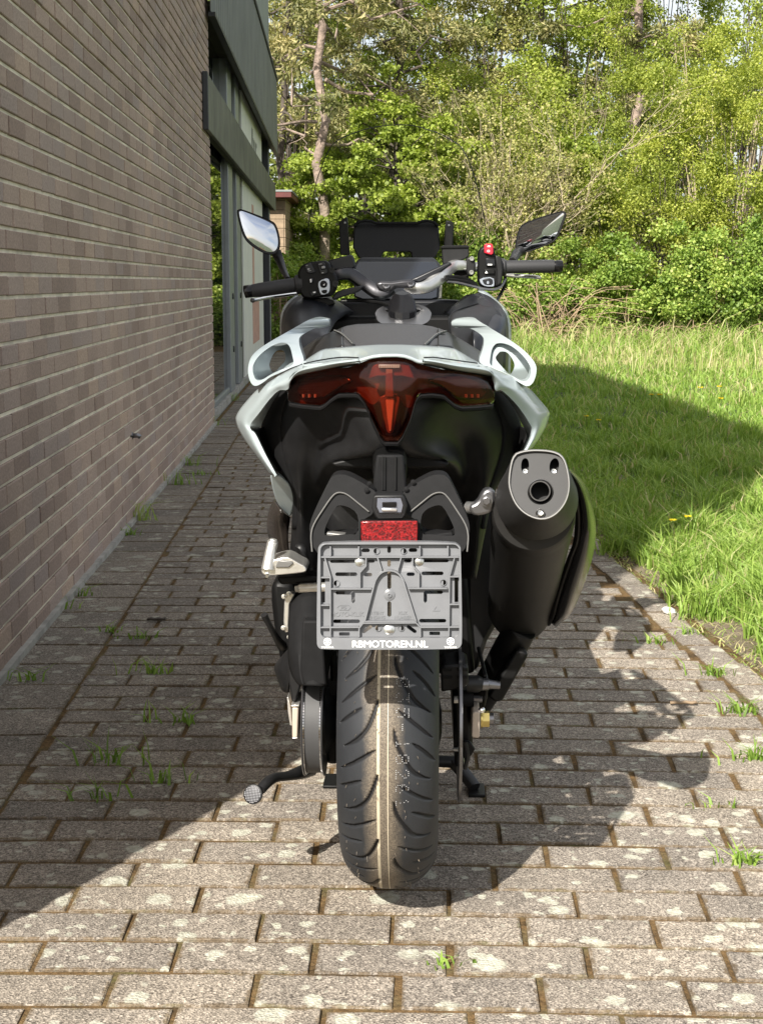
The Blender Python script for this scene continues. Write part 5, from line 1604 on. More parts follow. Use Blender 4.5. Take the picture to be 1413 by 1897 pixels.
pxtube('seat_seam', 'seatside', [(620, 612, .27), (632, 617, .22), (643, 626, .16), (656, 639, .05)], .0022, seat, 6, 4)
pxtube('seat_seam', 'seatside', [(826, 613, .27), (812, 618, .22), (800, 627, .16), (786, 640, .05)], .0022, seat, 6, 4)

# ---- exhaust silencer
def ell(cx, cy, rx, ry, n=40, rot=0.0, e=1.0):
    out = []
    for k in range(n):
        a = 2 * math.pi * k / n
        c_, s_ = math.cos(a), math.sin(a)
        c_ = math.copysign(abs(c_) ** e, c_); s_ = math.copysign(abs(s_) ** e, s_)
        x, y_ = c_ * rx, s_ * ry
        out.append((cx + x * math.cos(rot) - y_ * math.sin(rot), cy + x * math.sin(rot) + y_ * math.cos(rot)))
    return out
def resample(poly, n=40):
    P = poly + [poly[0]]
    d = [0]
    for a, b in zip(P, P[1:]): d.append(d[-1] + math.hypot(b[0] - a[0], b[1] - a[1]))
    out = []
    for k in range(n):
        t = d[-1] * k / n
        i = max(j for j in range(len(d)) if d[j] <= t + 1e-9); i = min(i, len(P) - 2)
        f = (t - d[i]) / max(1e-9, d[i + 1] - d[i])
        out.append((P[i][0] + (P[i + 1][0] - P[i][0]) * f, P[i][1] + (P[i + 1][1] - P[i][1]) * f))
    # start at angle 0 (rightmost)
    cx = sum(p[0] for p in out) / n; cy = sum(p[1] for p in out) / n
    out.sort(key=lambda p: math.atan2(p[1] - cy, p[0] - cx) % (2 * math.pi))
    return out
EGG = chaikin([(948, 842), (966, 834), (991, 831.5), (1025, 834), (1043, 843), (1051, 862), (1057.5, 900), (1050, 932), (1029, 957), (1003, 966), (974, 956), (953, 936), (941, 905), (941, 880)], 2)
EGGR = resample(EGG, 48)
def shrink(p, k):
    cx = sum(q[0] for q in p) / len(p); cy = sum(q[1] for q in p) / len(p)
    return [(cx + (u - cx) * k, cy + (v - cy) * k) for u, v in p]
def yface(v): return -0.205 - 0.055 * (v - 832) / 134
def ring(p, y): return [L(u, v, y(v) if callable(y) else y) for u, v in p]
sil = empty('silencer'); sil.parent = bike
c1 = resample(ell(994.5, 925, 76.5, 76), 48)
mid = [((a[0] * .45 + b[0] * .55), (a[1] * .45 + b[1] * .55)) for a, b in zip(resample(EGGR, 48), c1)]
mb = MB(); mb.loft([ring(EGGR, yface), ring([((a[0] * .8 + b[0] * .2), (a[1] * .8 + b[1] * .2)) for a, b in zip(EGGR, c1)], lambda v: yface(v) * .8 - .19 * .2 + .004), ring(mid, lambda v: -0.185 - .02 * (v - 832) / 134), ring(c1, lambda v: -0.15 - .012 * (v - 850) / 150), ring(shrink(c1, .985), -0.135)], caps=False)
mb.build('end_cap', 'cap', sil, sharp=50)
mb = MB(); mb.loft([ring(EGGR, yface), ring(shrink(EGGR, .98), lambda v: yface(v) - .003), ring(shrink(EGGR, .95), lambda v: yface(v) - .003), ring(shrink(EGGR, .915), lambda v: yface(v) + .004)], caps=False)
mb.build('cap_rim', 'rim_edge', sil, sharp=50)
face = shrink(EGGR, .918)
pipehole = ell(1001, 911, 24.5, 24, 32)
hl = [[(965, 858), (968, 850), (974, 848), (979, 853), (980, 866), (976, 876), (970, 878), (965, 870)], [(1017, 866), (1019, 855), (1026, 848), (1033, 850), (1036, 860), (1033, 872), (1026, 878), (1019, 875)]]
holed('cap_face', 'cap', [face, pipehole] + [chaikin(h_, 2) for h_ in hl], lambda u, v: yface(v) + .004, .003, sil, bevel=.001)
mb = MB(); mb.loft([ring(shrink(face, 1.0), lambda v: yface(v) + .028), ring(shrink(face, .2), lambda v: yface(v) + .034)], caps=True); mb.build('cap_inner', 'black', sil)
def pipe_ring(cx, cy, ro, ri, y0_, y1_, mat, name):
    mb = MB(); A = ell(cx, cy, ro, ro * .98, 36); B = ell(cx, cy, ri, ri * .98, 36)
    mb.loft([ring(B, y1_), ring(B, y0_), ring(A, y0_), ring(A, y1_)], caps=False); mb.build(name, mat, sil, sharp=30)
pipe_ring(1001, 911, 24.5, 23, -0.232, -0.20, 'greysteel', 'outlet_collar')
pipe_ring(1000, 909.5, 19.5, 17.2, -0.242, -0.16, 'greysteel', 'outlet_pipe')
pipe_ring(1001, 912, 23.5, 21.0, -0.236, -0.18, 'black', 'outlet_sleeve')
for u, v, dy in ((972, 874, .012), (1025, 874, .012), (1000, 951, -.002)):
    if v > 900:
        pipe_ring(u, v, 9, 7.5, yface(v) - .001, yface(v) + .01, 'greysteel', 'bolt_seat')
    mb = MB(); c = L(u, v, yface(v) + dy); mb.lathe([(.0052, 0), (.0052, .003), (.0038, .0045), (.0022, .0042), (.0018, .002)], c, (0, -1, .35), 16); mb.build('cap_bolt', 'steel', sil, sharp=30)
# body: two clamp beads then the tapering can
secs = [(989, 945, 75.5, 74, -.140), (988.5, 950, 77.5, 73, -.135), (988.3, 953, 74.5, 71.5, -.129), (988, 955, 78, 73, -.122), (987.5, 959, 74.5, 71, -.113), (986.5, 964, 77.5, 72, -.10), (975, 1050, 67.5, 66, .08), (964, 1124, 60.5, 62, .235), (964, 1131, 56, 58, .265), (964, 1138, 40, 42, .295), (964, 1140, 12, 14, .30)]
mb = MB(); mb.loft([ring(ell(a, b, c_, d_, 56), y_) for a, b, c_, d_, y_ in secs]); mb.build('can', 'exhaust', sil, sharp=40)
pxtube('can_seam', 'exhaust', [(944, 1000, -.13), (935, 1060, .02), (926, 1130, .15)], .0022, sil, 6, 4)
# glossy outer heat shield
SO = [(1056, 868), (1076, 888), (1090, 912), (1099, 945), (1103.5, 980), (1100, 1020), (1090, 1058), (1076, 1098), (1058, 1136), (1030, 1162)]
SI = [(1050, 875), (1064, 898), (1072, 925), (1076, 960), (1073, 1000), (1061, 1034), (1048, 1072), (1036, 1110), (1028, 1140), (1021, 1155)]
n = len(SO)
lo, lm, li = [], [], []
for i, (a, b) in enumerate(zip(SO, SI)):
    f = i / (n - 1)
    yb_ = -.19 + .42 * f
    lo.append((a[0], a[1], yb_ + .075)); lm.append((a[0] * .62 + b[0] * .38, a[1] * .62 + b[1] * .38, yb_ - .012)); li.append((b[0], b[1], yb_ + .004))
band('heat_shield', 'gloss', [lo, lm, li], sil, solid=.003)
bk = [(u - 7, v, y_ + .012) for u, v, y_ in li]
band('shield_standoff', 'black', [li, bk], sil, solid=.006)
# hanger bracket
slab('hanger_bracket', 'greysteel', [(868, 937), (884, 930), (893, 911), (903, 905), (916, 908), (918, 925), (915, 945), (904, 953), (880, 957), (870, 950)], -0.14, .03, bevel=.005, n=1)
bolt('hanger_bolt', 'greysteel', 901, 927, -0.146, .007, .006)
pxtube('hanger_boss', 'alu', [(866, 940, -.12), (880, 941, -.13)], .010, nseg=14)
# link pipe and its guard below the can
pxtube('link_pipe', 'black', [(965, 1165, .22), (945, 1200, .24), (918, 1250, .30), (880, 1310, .42)], [.030, .032, .032, .030], nseg=20, sp=4)
slab('pipe_guard', 'black', [(957, 1204), (973, 1207), (979, 1214), (930, 1300), (917, 1302), (903, 1291)], .18, .05, bevel=.006)

slab('frame_side', 'satin', [(862, 950), (925, 930), (925, 1150), (902, 1190), (884, 1245), (862, 1245)], .34, .04, bevel=.01)
# ---- right-hand side of the wheel: caliper, adjuster, axle nut
cal = empty('brake_caliper'); cal.parent = bike
slab('caliper_body', 'satin', [(816, 1238), (822, 1232), (858, 1231), (867, 1236), (868, 1268), (858, 1276), (835, 1280), (817, 1283)], -0.055, .09, cal, bevel=.005)
for v in (1241, 1255):
    for a, b in ((818, 837), (846, 866)):
        slab('cooling_slot', 'black', [(a, v - 3), (b, v - 3), (b, v + 3), (a, v + 3)], -0.0565, .003, cal, bevel=.0006)
pxtube('caliper_piston', 'satin', [(864, 1267, -.03), (886, 1267, -.03), (894, 1268, -.03)], [.015, .015, .011], cal, 20)
pxtube('caliper_piston', 'matte', [(857, 1294, -.02), (877, 1294, -.02)], [.015, .015], cal, 16)
pxtube('slide_pin', 'greysteel', [(893, 1268, -.03), (905, 1268, -.03), (906, 1268, -.03), (926, 1270, -.03)], [.011, .010, .0085, .0065], cal, 16)
pxtube('caliper_bolt', 'castalu', [(841, 1296, -.02), (848, 1296, -.02)], .0065, cal, 6)
pxtube('caliper_bolt', 'greysteel', [(877, 1295, -.02), (893, 1296, -.02)], .006, cal, 8)
pxtube('brake_hose', 'black', [(886, 1200, .05), (896, 1240, .01), (900, 1258, -.02), (899, 1290, -.02), (893, 1312, -.01)], .0035, nseg=8, sp=5)
slab('chain_adjuster', 'beige', [(875, 1322), (878, 1319), (887, 1319), (889, 1322), (888, 1366), (885, 1368), (876, 1367), (873.5, 1364)], -0.06, .10, bevel=.002)
pxtube('axle_nut', 'gold', [(893.5, 1332, -.02), (906, 1332, -.02)], .0145, nseg=6)
pxtube('axle_washer', 'gold', [(890, 1332, -.02), (893.5, 1332, -.02)], .0165, nseg=24)
pxtube('axle_end', 'greysteel', [(906, 1332, -.02), (914, 1332, -.02)], .0105, nseg=20)
mb = MB(); c = L(892, 1316, -.045); mb.lathe([(.0005, -.006), (.004, -.0045), (.006, 0), (.004, .0045), (.0005, .006)], c, (0, -1, 0), 14); part(mb, 'hose_bolt', 'chrome')
slab('swing_arm', 'black', [(838, 1290), (872, 1300), (876, 1380), (868, 1420), (842, 1425)], .02, .5, bevel=.008)
pxtube('stand_pivot', 'castalu', [(838, 1389, .02), (856, 1389, .02)], [.003, .0055], nseg=8)
pxtube('stand_link', 'satin', [(862, 1375, .0), (866, 1400, .0), (861, 1425, .0)], .004, nseg=8, sp=4)
pxtube('stand_spring', 'greysteel', [(854, 1400, .01), (857, 1424, .01)], .005, nseg=10)
slab('link_plate', 'black', [(858, 1372), (872, 1376), (880, 1389), (872, 1402), (858, 1406)], .0, .01, bevel=.002)
# ---- centre stand
stand = empty('centre_stand'); stand.parent = bike
gy = 0.14
def gp(u, v): return LZ(u, v, 0.004)
ft = gp(884, 1469)
mb = MB(); mb.tube([L(842, 1412, ft.y + .06), ft + Vector((-.005, 0, .012))], [(.012, .014), (.010, .012)], 10, flat=.5); mb.build('stand_leg', 'satin', stand)
mb = MB(); mb.box(ft + Vector((-.002, .01, .002)), (.036, .075, .007)); mb.build('stand_foot', 'black', stand, bevel=.002)
fl = gp(640, 1452)
mb = MB(); mb.tube([L(655, 1400, fl.y + .06), fl + Vector((0, 0, .012))], [(.012, .014), (.010, .012)], 10, flat=.5); mb.build('stand_leg', 'satin', stand)
mb = MB(); mb.box(fl + Vector((-.02, .01, .002)), (.055, .08, .007)); mb.build('stand_foot', 'black', stand, bevel=.002)
mb = MB(); mb.tube([L(650, 1405, ft.y + .06), L(848, 1412, ft.y + .06)], .013, 12); mb.build('stand_crossbar', 'satin', stand)

# ---- left-hand side: belt drive, covers, side stand
drive = empty('belt_drive'); drive.parent = bike
xp = L(577, 1360, -.09).x
def wheel_x(name, mat, x0, x1, prof):
    mb = MB(); mb.lathe([(r, x) for r, x in prof], (0, 0, AZ), (1, 0, 0), 72, caps=False); return mb.build(name, mat, drive, sharp=40)
wheel_x('belt', 'belt', 0, 0, [(.088, xp - .0125), (.0905, xp - .0125), (.0905, xp + .0125), (.088, xp + .0125)])
wheel_x('pulley_flange', 'greysteel', 0, 0, [(.06, xp - .0165), (.0955, xp - .0185), (.0965, xp - .0170), (.0915, xp - .0130), (.06, xp - .0130)])
wheel_x('pulley_flange', 'greysteel', 0, 0, [(.06, xp + .0165), (.0955, xp + .0185), (.0965, xp + .0170), (.0915, xp + .0130), (.06, xp + .0130)])
mb = MB()
for k in range(120):
    a = 2 * math.pi * k / 120
    for sx in (-1, 1):
        mb.box((xp + sx * .0143, math.cos(a) * .0922, AZ + math.sin(a) * .0922), (.0022, .0028, .0028), Matrix.Rotation(a, 4, 'X'))
mb.build('pulley_tooth', 'chrome', drive, smooth=False)['kind'] = 'stuff'
mb = MB(); mb.lathe([(.02, xp - .02), (.06, xp - .017), (.06, xp + .02), (.02, xp + .04)], (0, 0, AZ), (1, 0, 0), 32); mb.build('pulley_hub', 'satin', drive)
def xprism(name, mat, yz, x0, x1, bevel=.004, parent=None, **kw):
    mb = MB(); a = [Vector((x0, y_, z_)) for y_, z_ in yz]
    mb.loft([a, [p + Vector((x1 - x0, 0, 0)) for p in a]]); return part(mb, name, mat, parent, bevel=bevel, **kw)
# upper belt guard
mb = MB()
cov = [[(538, 1118, .02), (558, 1100, .02), (590, 1096, .02), (620, 1100, .05)],
       [(534, 1150, -.02), (556, 1140, -.035), (592, 1136, -.03), (622, 1140, .0)],
       [(533, 1190, -.05), (553, 1190, -.085), (596, 1188, -.08), (618, 1190, -.03)],
       [(534, 1225, -.055), (553, 1225, -.105), (598, 1226, -.10), (612, 1228, -.05)],
       [(540, 1250, -.06), (556, 1255, -.112), (602, 1256, -.108), (607, 1256, -.05)],
       [(551, 1268, -.06), (561, 1270, -.115), (604, 1271, -.112), (606, 1271, -.05)]]
cols = [spline(c_, 4) for c_ in cov]
rows = []
for k in range(len(cols[0])): rows.append([L(*q) for q in spline([c_[k] for c_ in cols], 4)])
mb.grid(rows); part(mb, 'belt_guard', 'matte', solid=.004, sharp=30)
slab('belt_guard_step', 'matte', [(560, 1150), (596, 1150), (605, 1271), (561, 1269.5), (556, 1240)], -0.118, .03, bevel=.004)
slab('belt_guard_side', 'satin', [(533, 1180), (556, 1190), (557, 1272), (548, 1300), (541, 1302), (534, 1260)], -.05, .08, bevel=.005)
slab('belt_adjuster', 'beige', [(541, 1311), (551, 1311), (552.5, 1314), (551, 1366), (541, 1367)], -.06, .09, bevel=.002)
slab('adjuster_cap', 'castalu', [(539, 1307), (554, 1306), (554, 1309.5), (539, 1310)], -.062, .09, bevel=.0008)
slab('adjuster_foot', 'castalu', [(541, 1367), (551, 1366.5), (551, 1369), (541, 1369)], -.062, .09, bevel=.0008)
slab('belt_side_plate', 'castalu', [(531.5, 1292), (534, 1292), (538, 1310), (541, 1345), (537, 1344), (533, 1318)], -.03, .03, bevel=.001)
slab('swing_arm', 'black', [(596, 1290), (628, 1290), (628, 1418), (604, 1418), (598, 1380)], .03, .5, bevel=.008)
pxtube('swing_arm_rod', 'castalu', [(596, 1343, .0), (632, 1341, .0)], .0055, nseg=12)
slab('swing_arm_brace', 'satin', [(598, 1312), (628, 1312), (628, 1334), (600, 1336)], -.005, .04, bevel=.003)
pxtube('shock_rod', 'black', [(617, 1205, .02), (619, 1260, .02)], .0065, nseg=12)
# engine covers
band('engine_cover', 'satin', [[(540, 1195, .10), (537, 1230, .10), (531, 1284, .12)], [(522, 1215, .13), (516, 1240, .13), (526, 1282, .14)], [(513, 1226, .20), (508, 1240, .20), (521, 1278, .20)]], solid=.005)
slab('engine_case', 'black', [(502, 1080), (512, 1076), (545, 1080), (545, 1240), (520, 1235), (507, 1160), (502, 1115)], .20, .35, bevel=.012)
slab('gasket_plate', 'castalu', [(527, 1103), (541, 1098), (546, 1101), (536, 1120), (534, 1160), (537, 1172), (527, 1172), (525, 1150)], .12, .02, bevel=.002)
for u, v in ((526, 1105), (525, 1163), (536, 1180), (536, 1213), (535, 1100)):
    bolt('cover_bolt', 'castalu', u, v, .115, .0032, .006, n=6)
pxtube('shock_bolt', 'castalu', [(557, 1089, .10), (612, 1087, .08)], .0085, nseg=16)
pxtube('shock_bolt_head', 'steel', [(546.5, 1091, .10), (552, 1090.5, .10), (553, 1090.5, .10), (556.5, 1090, .10)], [.0065, .0065, .0085, .0085], nseg=6)
slab('peg_crossbar', 'black', [(512, 1070), (592, 1066), (600, 1078), (520, 1084)], .10, .08, bevel=.004)
# folded passenger foot peg
peg = empty('passenger_peg'); peg.parent = bike
slab('peg_bracket', 'castalu', [(484, 1052), (490, 1043), (510, 1036), (530, 1031), (540, 1035), (556, 1045), (564, 1048), (569, 1058), (560, 1061.5), (508, 1066), (490, 1066), (484, 1061)], .03, .07, peg, bevel=.007, n=1)
slab('peg_recess', 'rim_edge', [(510, 1052), (514, 1037), (540, 1040), (544, 1044), (535, 1052)], .026, .01, peg, bevel=.002)
pxtube('peg_bar', 'castalu', [(496, 1056, .03), (498, 1040, .035), (502, 1018, .045), (505.5, 1005, .05), (507, 999, .05)], [(.012, .013), (.0105, .011), (.0095, .0095), (.0098, .0098), (.006, .006)], peg, 14, 5, flat=.8)
mb = MB(); c = L(495, 1067, .025); mb.lathe([(.003, -.004), (.0045, 0), (.003, .004)], c, (0, -1, 0), 8); mb.build('peg_pin', 'steel', peg)
# dark tang of the stand lever
pxtube('stand_lever', 'satin', [(489, 1139, .10), (503, 1166, .12), (516, 1188, .15), (522, 1196, .18)], [.0065, .0055, .0075, .010], nseg=12, sp=4)
# side stand folded back, its foot facing rearwards
sst = empty('side_stand'); sst.parent = bike
ys_ = -.02
pxtube('stand_arm', 'satin', [(575, 1425, ys_ + .22), (555, 1432, ys_ + .12), (532, 1438, ys_ + .08), (510, 1441, ys_ + .05), (495, 1450, ys_ + .02), (482, 1464, ys_)], [(.014, .014), (.012, .012), (.0085, .010), (.0085, .010), (.0085, .010), (.0085, .009)], sst, 12, 4, flat=.8)
fc = L(468.5, 1472, ys_ - .008)
fn = Vector((-.20, -.88, .30)).normalized()
mb = MB(); mb.lathe([(.001, -.006), (.0165, -.006), (.0175, -.003), (.0175, .001), (.0160, .002), (.001, .002)], fc, fn, 32); mb.build('stand_foot', 'satin', sst, sharp=40)
mb = MB()
a_ = fn.cross(Vector((0, 0, 1))).normalized(); b_ = a_.cross(fn)
rotm = Matrix((a_, b_, fn)).transposed().to_4x4()
for i in range(-5, 6):
    for k in range(-5, 6):
        if i * i + k * k < 27: mb.box(fc + a_ * i * .0028 + b_ * k * .0028 + fn * .0026, (.0017, .0017, .0014), rotm)
mb.build('foot_knurl', 'greysteel', sst, smooth=False)['kind'] = 'stuff'

# ---- hull of the scooter: hidden core, floor, front fairing and front wheel
secs = [(.16, .12, .62, .88), (.35, .15, .36, .86), (.6, .20, .24, .80), (.9, .215, .22, .78), (1.15, .20, .26, .80), (1.40, .17, .34, .84), (1.62, .10, .50, .80)]
mb = MB()
rg = []
for y_, hw, z0_, z1_ in secs:
    zc_, hz_ = (z0_ + z1_) / 2, (z1_ - z0_) / 2
    rg.append([Vector((math.copysign(abs(math.cos(a)) ** .6, math.cos(a)) * hw, y_, zc_ + math.copysign(abs(math.sin(a)) ** .6, math.sin(a)) * hz_)) for a in np.linspace(0, 2 * math.pi, 32, endpoint=False)])
mb.loft(rg); part(mb, 'body_core', 'satin', sharp=60)
rg = []
for y_, hw, z0_, z1_ in [(.98, .17, .50, .93), (1.12, .21, .48, .98), (1.32, .22, .47, 1.0), (1.52, .19, .50, .96), (1.70, .12, .60, .86), (1.80, .04, .68, .78)]:
    zc_, hz_ = (z0_ + z1_) / 2, (z1_ - z0_) / 2
    rg.append([Vector((math.copysign(abs(math.cos(a)) ** .7, math.cos(a)) * hw, y_, zc_ + math.copysign(abs(math.sin(a)) ** .7, math.sin(a)) * hz_)) for a in np.linspace(0, 2 * math.pi, 32, endpoint=False)])
mb = MB(); mb.loft(rg); part(mb, 'front_fairing', 'white', sharp=60)
fw = empty('front_wheel'); fw.parent = bike
mb = MB(); mb.lathe([(.19, -.045), (.225, -.060), (.262, -.056), (.280, -.03), (.285, 0), (.280, .03), (.262, .056), (.225, .060), (.19, .045)], (0, 1.575, .287), (1, 0, 0), 64, caps=False); mb.build('tyre', 'belt', fw)
mb = MB(); mb.lathe([(.03, -.06), (.19, -.045), (.19, .045), (.03, .06)], (0, 1.575, .287), (1, 0, 0), 48); mb.build('rim', 'satin', fw)
for sx in (-1, 1):
    mb = MB(); mb.tube([(sx * .10, 1.575, .287), (sx * .10, 1.36, .75)], .026, 16); part(mb, 'fork_leg', 'satin')
mb = MB(); mb.grid([[Vector((x, 1.575 + math.cos(a) * .31, .287 + math.sin(a) * .31)) for x in (-.075, -.05, 0, .05, .075)] for a in np.linspace(.1, 2.6, 16)]); part(mb, 'front_mudguard', 'white', solid=.004)
# front fairing as seen over the seat
FL = [[(523, 640, .85), (521, 605, .86), (524, 582, .90), (533, 564, .95), (552, 548, 1.02), (575, 541, 1.07), (606, 545, 1.13)],
      [(545, 650, .72), (545, 615, .74), (552, 590, .80), (568, 574, .86), (588, 565, .93), (610, 560, 1.02), (632, 561, 1.12)],
      [(600, 650, .66), (606, 620, .68), (616, 602, .80), (624, 592, .90), (634, 585, .98), (644, 580, 1.05), (656, 577, 1.13)]]
band('inner_fairing', 'navy', FL, solid=.006)
FR = [[(941, 690, .85), (942, 620, .86), (940, 592, .88), (934, 575, .92), (918, 557, .98), (893, 543, 1.06), (862, 546, 1.13)],
      [(920, 690, .74), (922, 625, .75), (920, 600, .78), (908, 582, .84), (886, 571, .93), (866, 564, 1.02), (842, 563, 1.12)],
      [(880, 660, .66), (878, 620, .68), (868, 607, .78), (856, 596, .88), (844, 588, .96), (834, 582, 1.05), (822, 578, 1.13)]]
band('inner_fairing', 'navy', FR, solid=.006)
band('fairing_lid', 'satin', [[(843, 640, .66), (834, 606, .70), (834, 582, .78), (850, 572, .84), (885, 562, .90)], [(890, 650, .70), (888, 615, .73), (888, 590, .78), (893, 577, .83), (903, 567, .88)], [(936, 680, .80), (937, 625, .81), (933, 598, .83), (926, 580, .86), (914, 566, .90)]], solid=.004)
pxtube('fairing_gap', 'black', [(834, 640, .66), (832, 604, .70), (833, 585, .77), (850, 573, .83), (885, 562, .895)], .0016, nseg=6, sp=4)
band('front_cowl', 'white', [[(945, 700, .88), (947, 620, .90), (944, 590, .94), (934, 568, .98), (905, 543, 1.08), (888, 534, 1.12)], [(940, 700, .87), (941.5, 620, .87), (939, 590, .90), (931, 571, .93), (902, 547, 1.04), (885, 538, 1.10)]])
band('front_cowl', 'white', [[(519, 640, .90), (518.5, 600, .90), (521, 578, .94), (531, 560, .98), (550, 544, 1.06)], [(523, 640, .88), (522, 602, .88), (525, 581, .91), (534, 564, .95), (553, 548, 1.03)]])
slab('tunnel_cover', 'black', [(548, 690), (560, 620), (590, 596), (640, 585), (840, 584), (880, 600), (905, 690)], 1.06, .03, bevel=.01)
slab('dash_floor', 'navy', [(600, 610), (580, 575), (630, 556), (690, 553), (800, 553), (850, 556), (905, 570), (880, 610)], 1.17, .1, bevel=.01)

# ---- instruments
dsp = slab('display_housing', 'navy', [(655, 489), (668, 476.5), (803, 476.5), (816, 490), (813, 552), (800, 556), (670, 556), (655, 550)], lambda u, v: 1.27 - .0012 * (v - 476), .05, bevel=.004)
slab('display_glass', 'screen', [(658.5, 494), (664, 484.5), (806, 484.5), (812, 495), (809, 550), (799, 553), (672, 553), (658, 548)], lambda u, v: 1.262 - .0012 * (v - 476), .004, dsp, bevel=.001)
slab('display_side', 'castalu', [(811.5, 522), (818.5, 518), (818, 552), (811, 553)], 1.225, .02, dsp, bevel=.001)
hood = [(653, 458), (655, 418), (663, 411), (676, 408), (688, 409), (697, 412.6), (773, 412.6), (782, 409), (792, 408), (804, 411), (812, 418), (815.5, 458), (805, 478), (762, 478), (761, 468), (757, 465.5), (713, 465.5), (708.5, 468), (706, 478), (664, 478)]
slab('instrument_hood', 'black', hood, lambda u, v: 1.36 + .0012 * (478 - v), .03, bevel=.004)
pxtube('hood_edge', 'matte', [(655, 419, 1.43), (663, 411.5, 1.43), (676, 408.5, 1.43), (688, 409.5, 1.43), (697, 413, 1.43), (773, 413, 1.43), (782, 409.5, 1.43), (792, 408.5, 1.43), (804, 411.5, 1.43), (812, 419, 1.43)], .004, nseg=8)
slab('screen_bracket', 'black', [(628, 411), (640, 401.5), (643, 402), (647.6, 472), (630, 472)], 1.40, .03, bevel=.003)
slab('screen_bracket', 'black', [(825.5, 407), (838, 410), (840.5, 414), (839, 458), (821, 458)], 1.40, .03, bevel=.003)
for u, v in ((639, 412), (831.5, 417)): bolt('bracket_screw', 'greysteel', u, v, 1.398, .002, .002, n=8)
# windscreen
WT = [(571, 419), (575, 395), (585, 340), (596, 308), (606, 283), (620, 263.6), (640, 252), (659, 244.5), (680, 238), (702, 233.5), (725, 231), (747, 230.7), (770, 233), (790, 239), (812, 246), (829, 254.8), (843, 263), (854, 272.5), (868, 297), (882, 339.7), (893, 385), (900, 424)]
WB = [(571, 421), (580, 445), (590, 470), (640, 482), (724, 486), (830, 482), (880, 455), (900, 427)]
def yscr(u, t, v): return 1.50 - .22 * (1 - (v - 230) / 250) - .16 * (abs(u - 735) / 165) ** 2 * 1.0
us = [571, 573, 577, 582] + list(np.linspace(588, 884, 50)) + [889, 894, 898, 900]
scr = column_patch('windscreen', 'acrylic', WT, WB, us, 14, yscr, solid=.0)
E_ = [L(u, v, yscr(u, 0, v)) for u, v in spline(WT, 4)]
mb = MB(); mb.tube(E_, .0013, 6); mb.build('screen_edge', 'navy', scr)
E_ = [L(u, v, yscr(u, 0, v)) for u, v in spline([(571, 421), (575, 436), (582, 454), (590, 470)], 4)]
mb = MB(); mb.tube(E_, .0009, 6); mb.build('screen_edge', 'navy', scr)
E_ = [L(u, v, yscr(u, 0, v)) for u, v in spline([(900, 427), (896, 440), (888, 455), (880, 470)], 4)]
mb = MB(); mb.tube(E_, .0009, 6); mb.build('screen_edge', 'navy', scr)

# ---- handlebar
pxtube('handlebar', 'darkalu', [(622, 510, 1.02), (634, 507, 1.02), (650, 508, 1.03), (672, 523, 1.03), (700, 542, 1.02), (716, 540, 1.02), (728, 534, 1.02)], [(.013, .010), (.014, .011), (.015, .014), (.015, .015), (.015, .015), (.014, .014), (.010, .010)], nseg=12, sp=4, flat=.55, sharp=30)  # left half takes the darker metal
pxtube('handlebar', 'alu', [(868, 492, 1.13), (852, 491, 1.12), (838, 493, 1.11), (818, 510, 1.07), (797, 527, 1.04), (782, 533, 1.02), (764, 534, 1.02), (750, 530, 1.02)], [(.012, .009), (.013, .010), (.014, .011), (.015, .013), (.015, .014), (.014, .012), (.013, .012), (.009, .009)], nseg=12, sp=4, flat=.5, sharp=30)
slab('top_clamp', 'darkalu', [(694, 524), (706, 520), (724, 521), (745, 518), (760, 517), (772, 523), (764, 534), (744, 533), (732, 533), (722, 543), (700, 537)], 1.00, .10, bevel=.006)
slab('bar_cover', 'navy', [(758, 519), (772, 512), (832, 484), (838, 489), (800, 514), (776, 524)], 1.05, .05, bevel=.004)
for u, v in ((715.5, 531.5), (760.5, 528)):
    mb = MB(); mb.lathe([(.002, 0), (.0085, 0), (.0085, .004), (.0055, .005), (.0045, .001)], L(u, v, 1.0), (0, -.6, .8), 18); part(mb, 'clamp_bolt', 'greysteel', sharp=30)
yst = lambda v: .95 - (v - 578) * .0035
mb = MB(); mb.loft([ring(ell(746, 573, 33, 9, 48), lambda v: yst(v) + .004), ring(ell(746, 575, 38, 12, 48), lambda v: yst(v) - .004), ring(ell(747, 578, 50, 17.5, 48), yst), ring(ell(747, 581, 52, 18.5, 48), yst), ring(ell(747, 588, 50, 18, 48), lambda v: yst(v) + .004)], caps=False)
part(mb, 'stem_ring', 'greysteel', sharp=40)
mb = MB(); mb.loft([ring(ell(745, cv, rx, ry, 12), lambda v, c=cv, k=ky: .925 + k - (v - c) * .003) for cv, rx, ry, ky in ((584, 26, 8.5, 0), (571, 27, 8, .0), (557, 24, 7, .012), (547, 18, 5.5, .018), (542, 13, 4, .022))])
part(mb, 'stem_cap', 'gloss', bevel=.002, sharp=18)
# left controls
pxtube('grip', 'grip', [(467, 538.5, .97), (480, 537, .97), (510, 532.5, .98), (546, 527.5, .985), (549, 527, .985), (556, 526, .985), (561, 525.5, .985)], [.0150, .0168, .0172, .0172, .022, .0235, .0235], nseg=24)
pxtube('bar_end', 'gloss', [(452.5, 540.5, .965), (454, 540.2, .965), (466, 538.6, .97), (470, 538.3, .97)], [.0135, .0150, .0150, .0135], nseg=24)
pxtube('brake_lever', 'chrome', [(552, 543, 1.06), (530, 546, 1.05), (500, 550, 1.03), (476, 555, 1.01), (469, 556, 1.0)], [(.004, .008), (.0045, .007), (.0045, .006), (.004, .005), (.0045, .005)], nseg=12, sp=4)
mb = MB(); mb.lathe([(.0005, -.0062), (.0045, -.0045), (.0062, 0), (.0045, .0045), (.0005, .0062)], L(468, 556, 1.0), (1, 0, 0), 16); part(mb, 'lever_ball', 'greysteel')
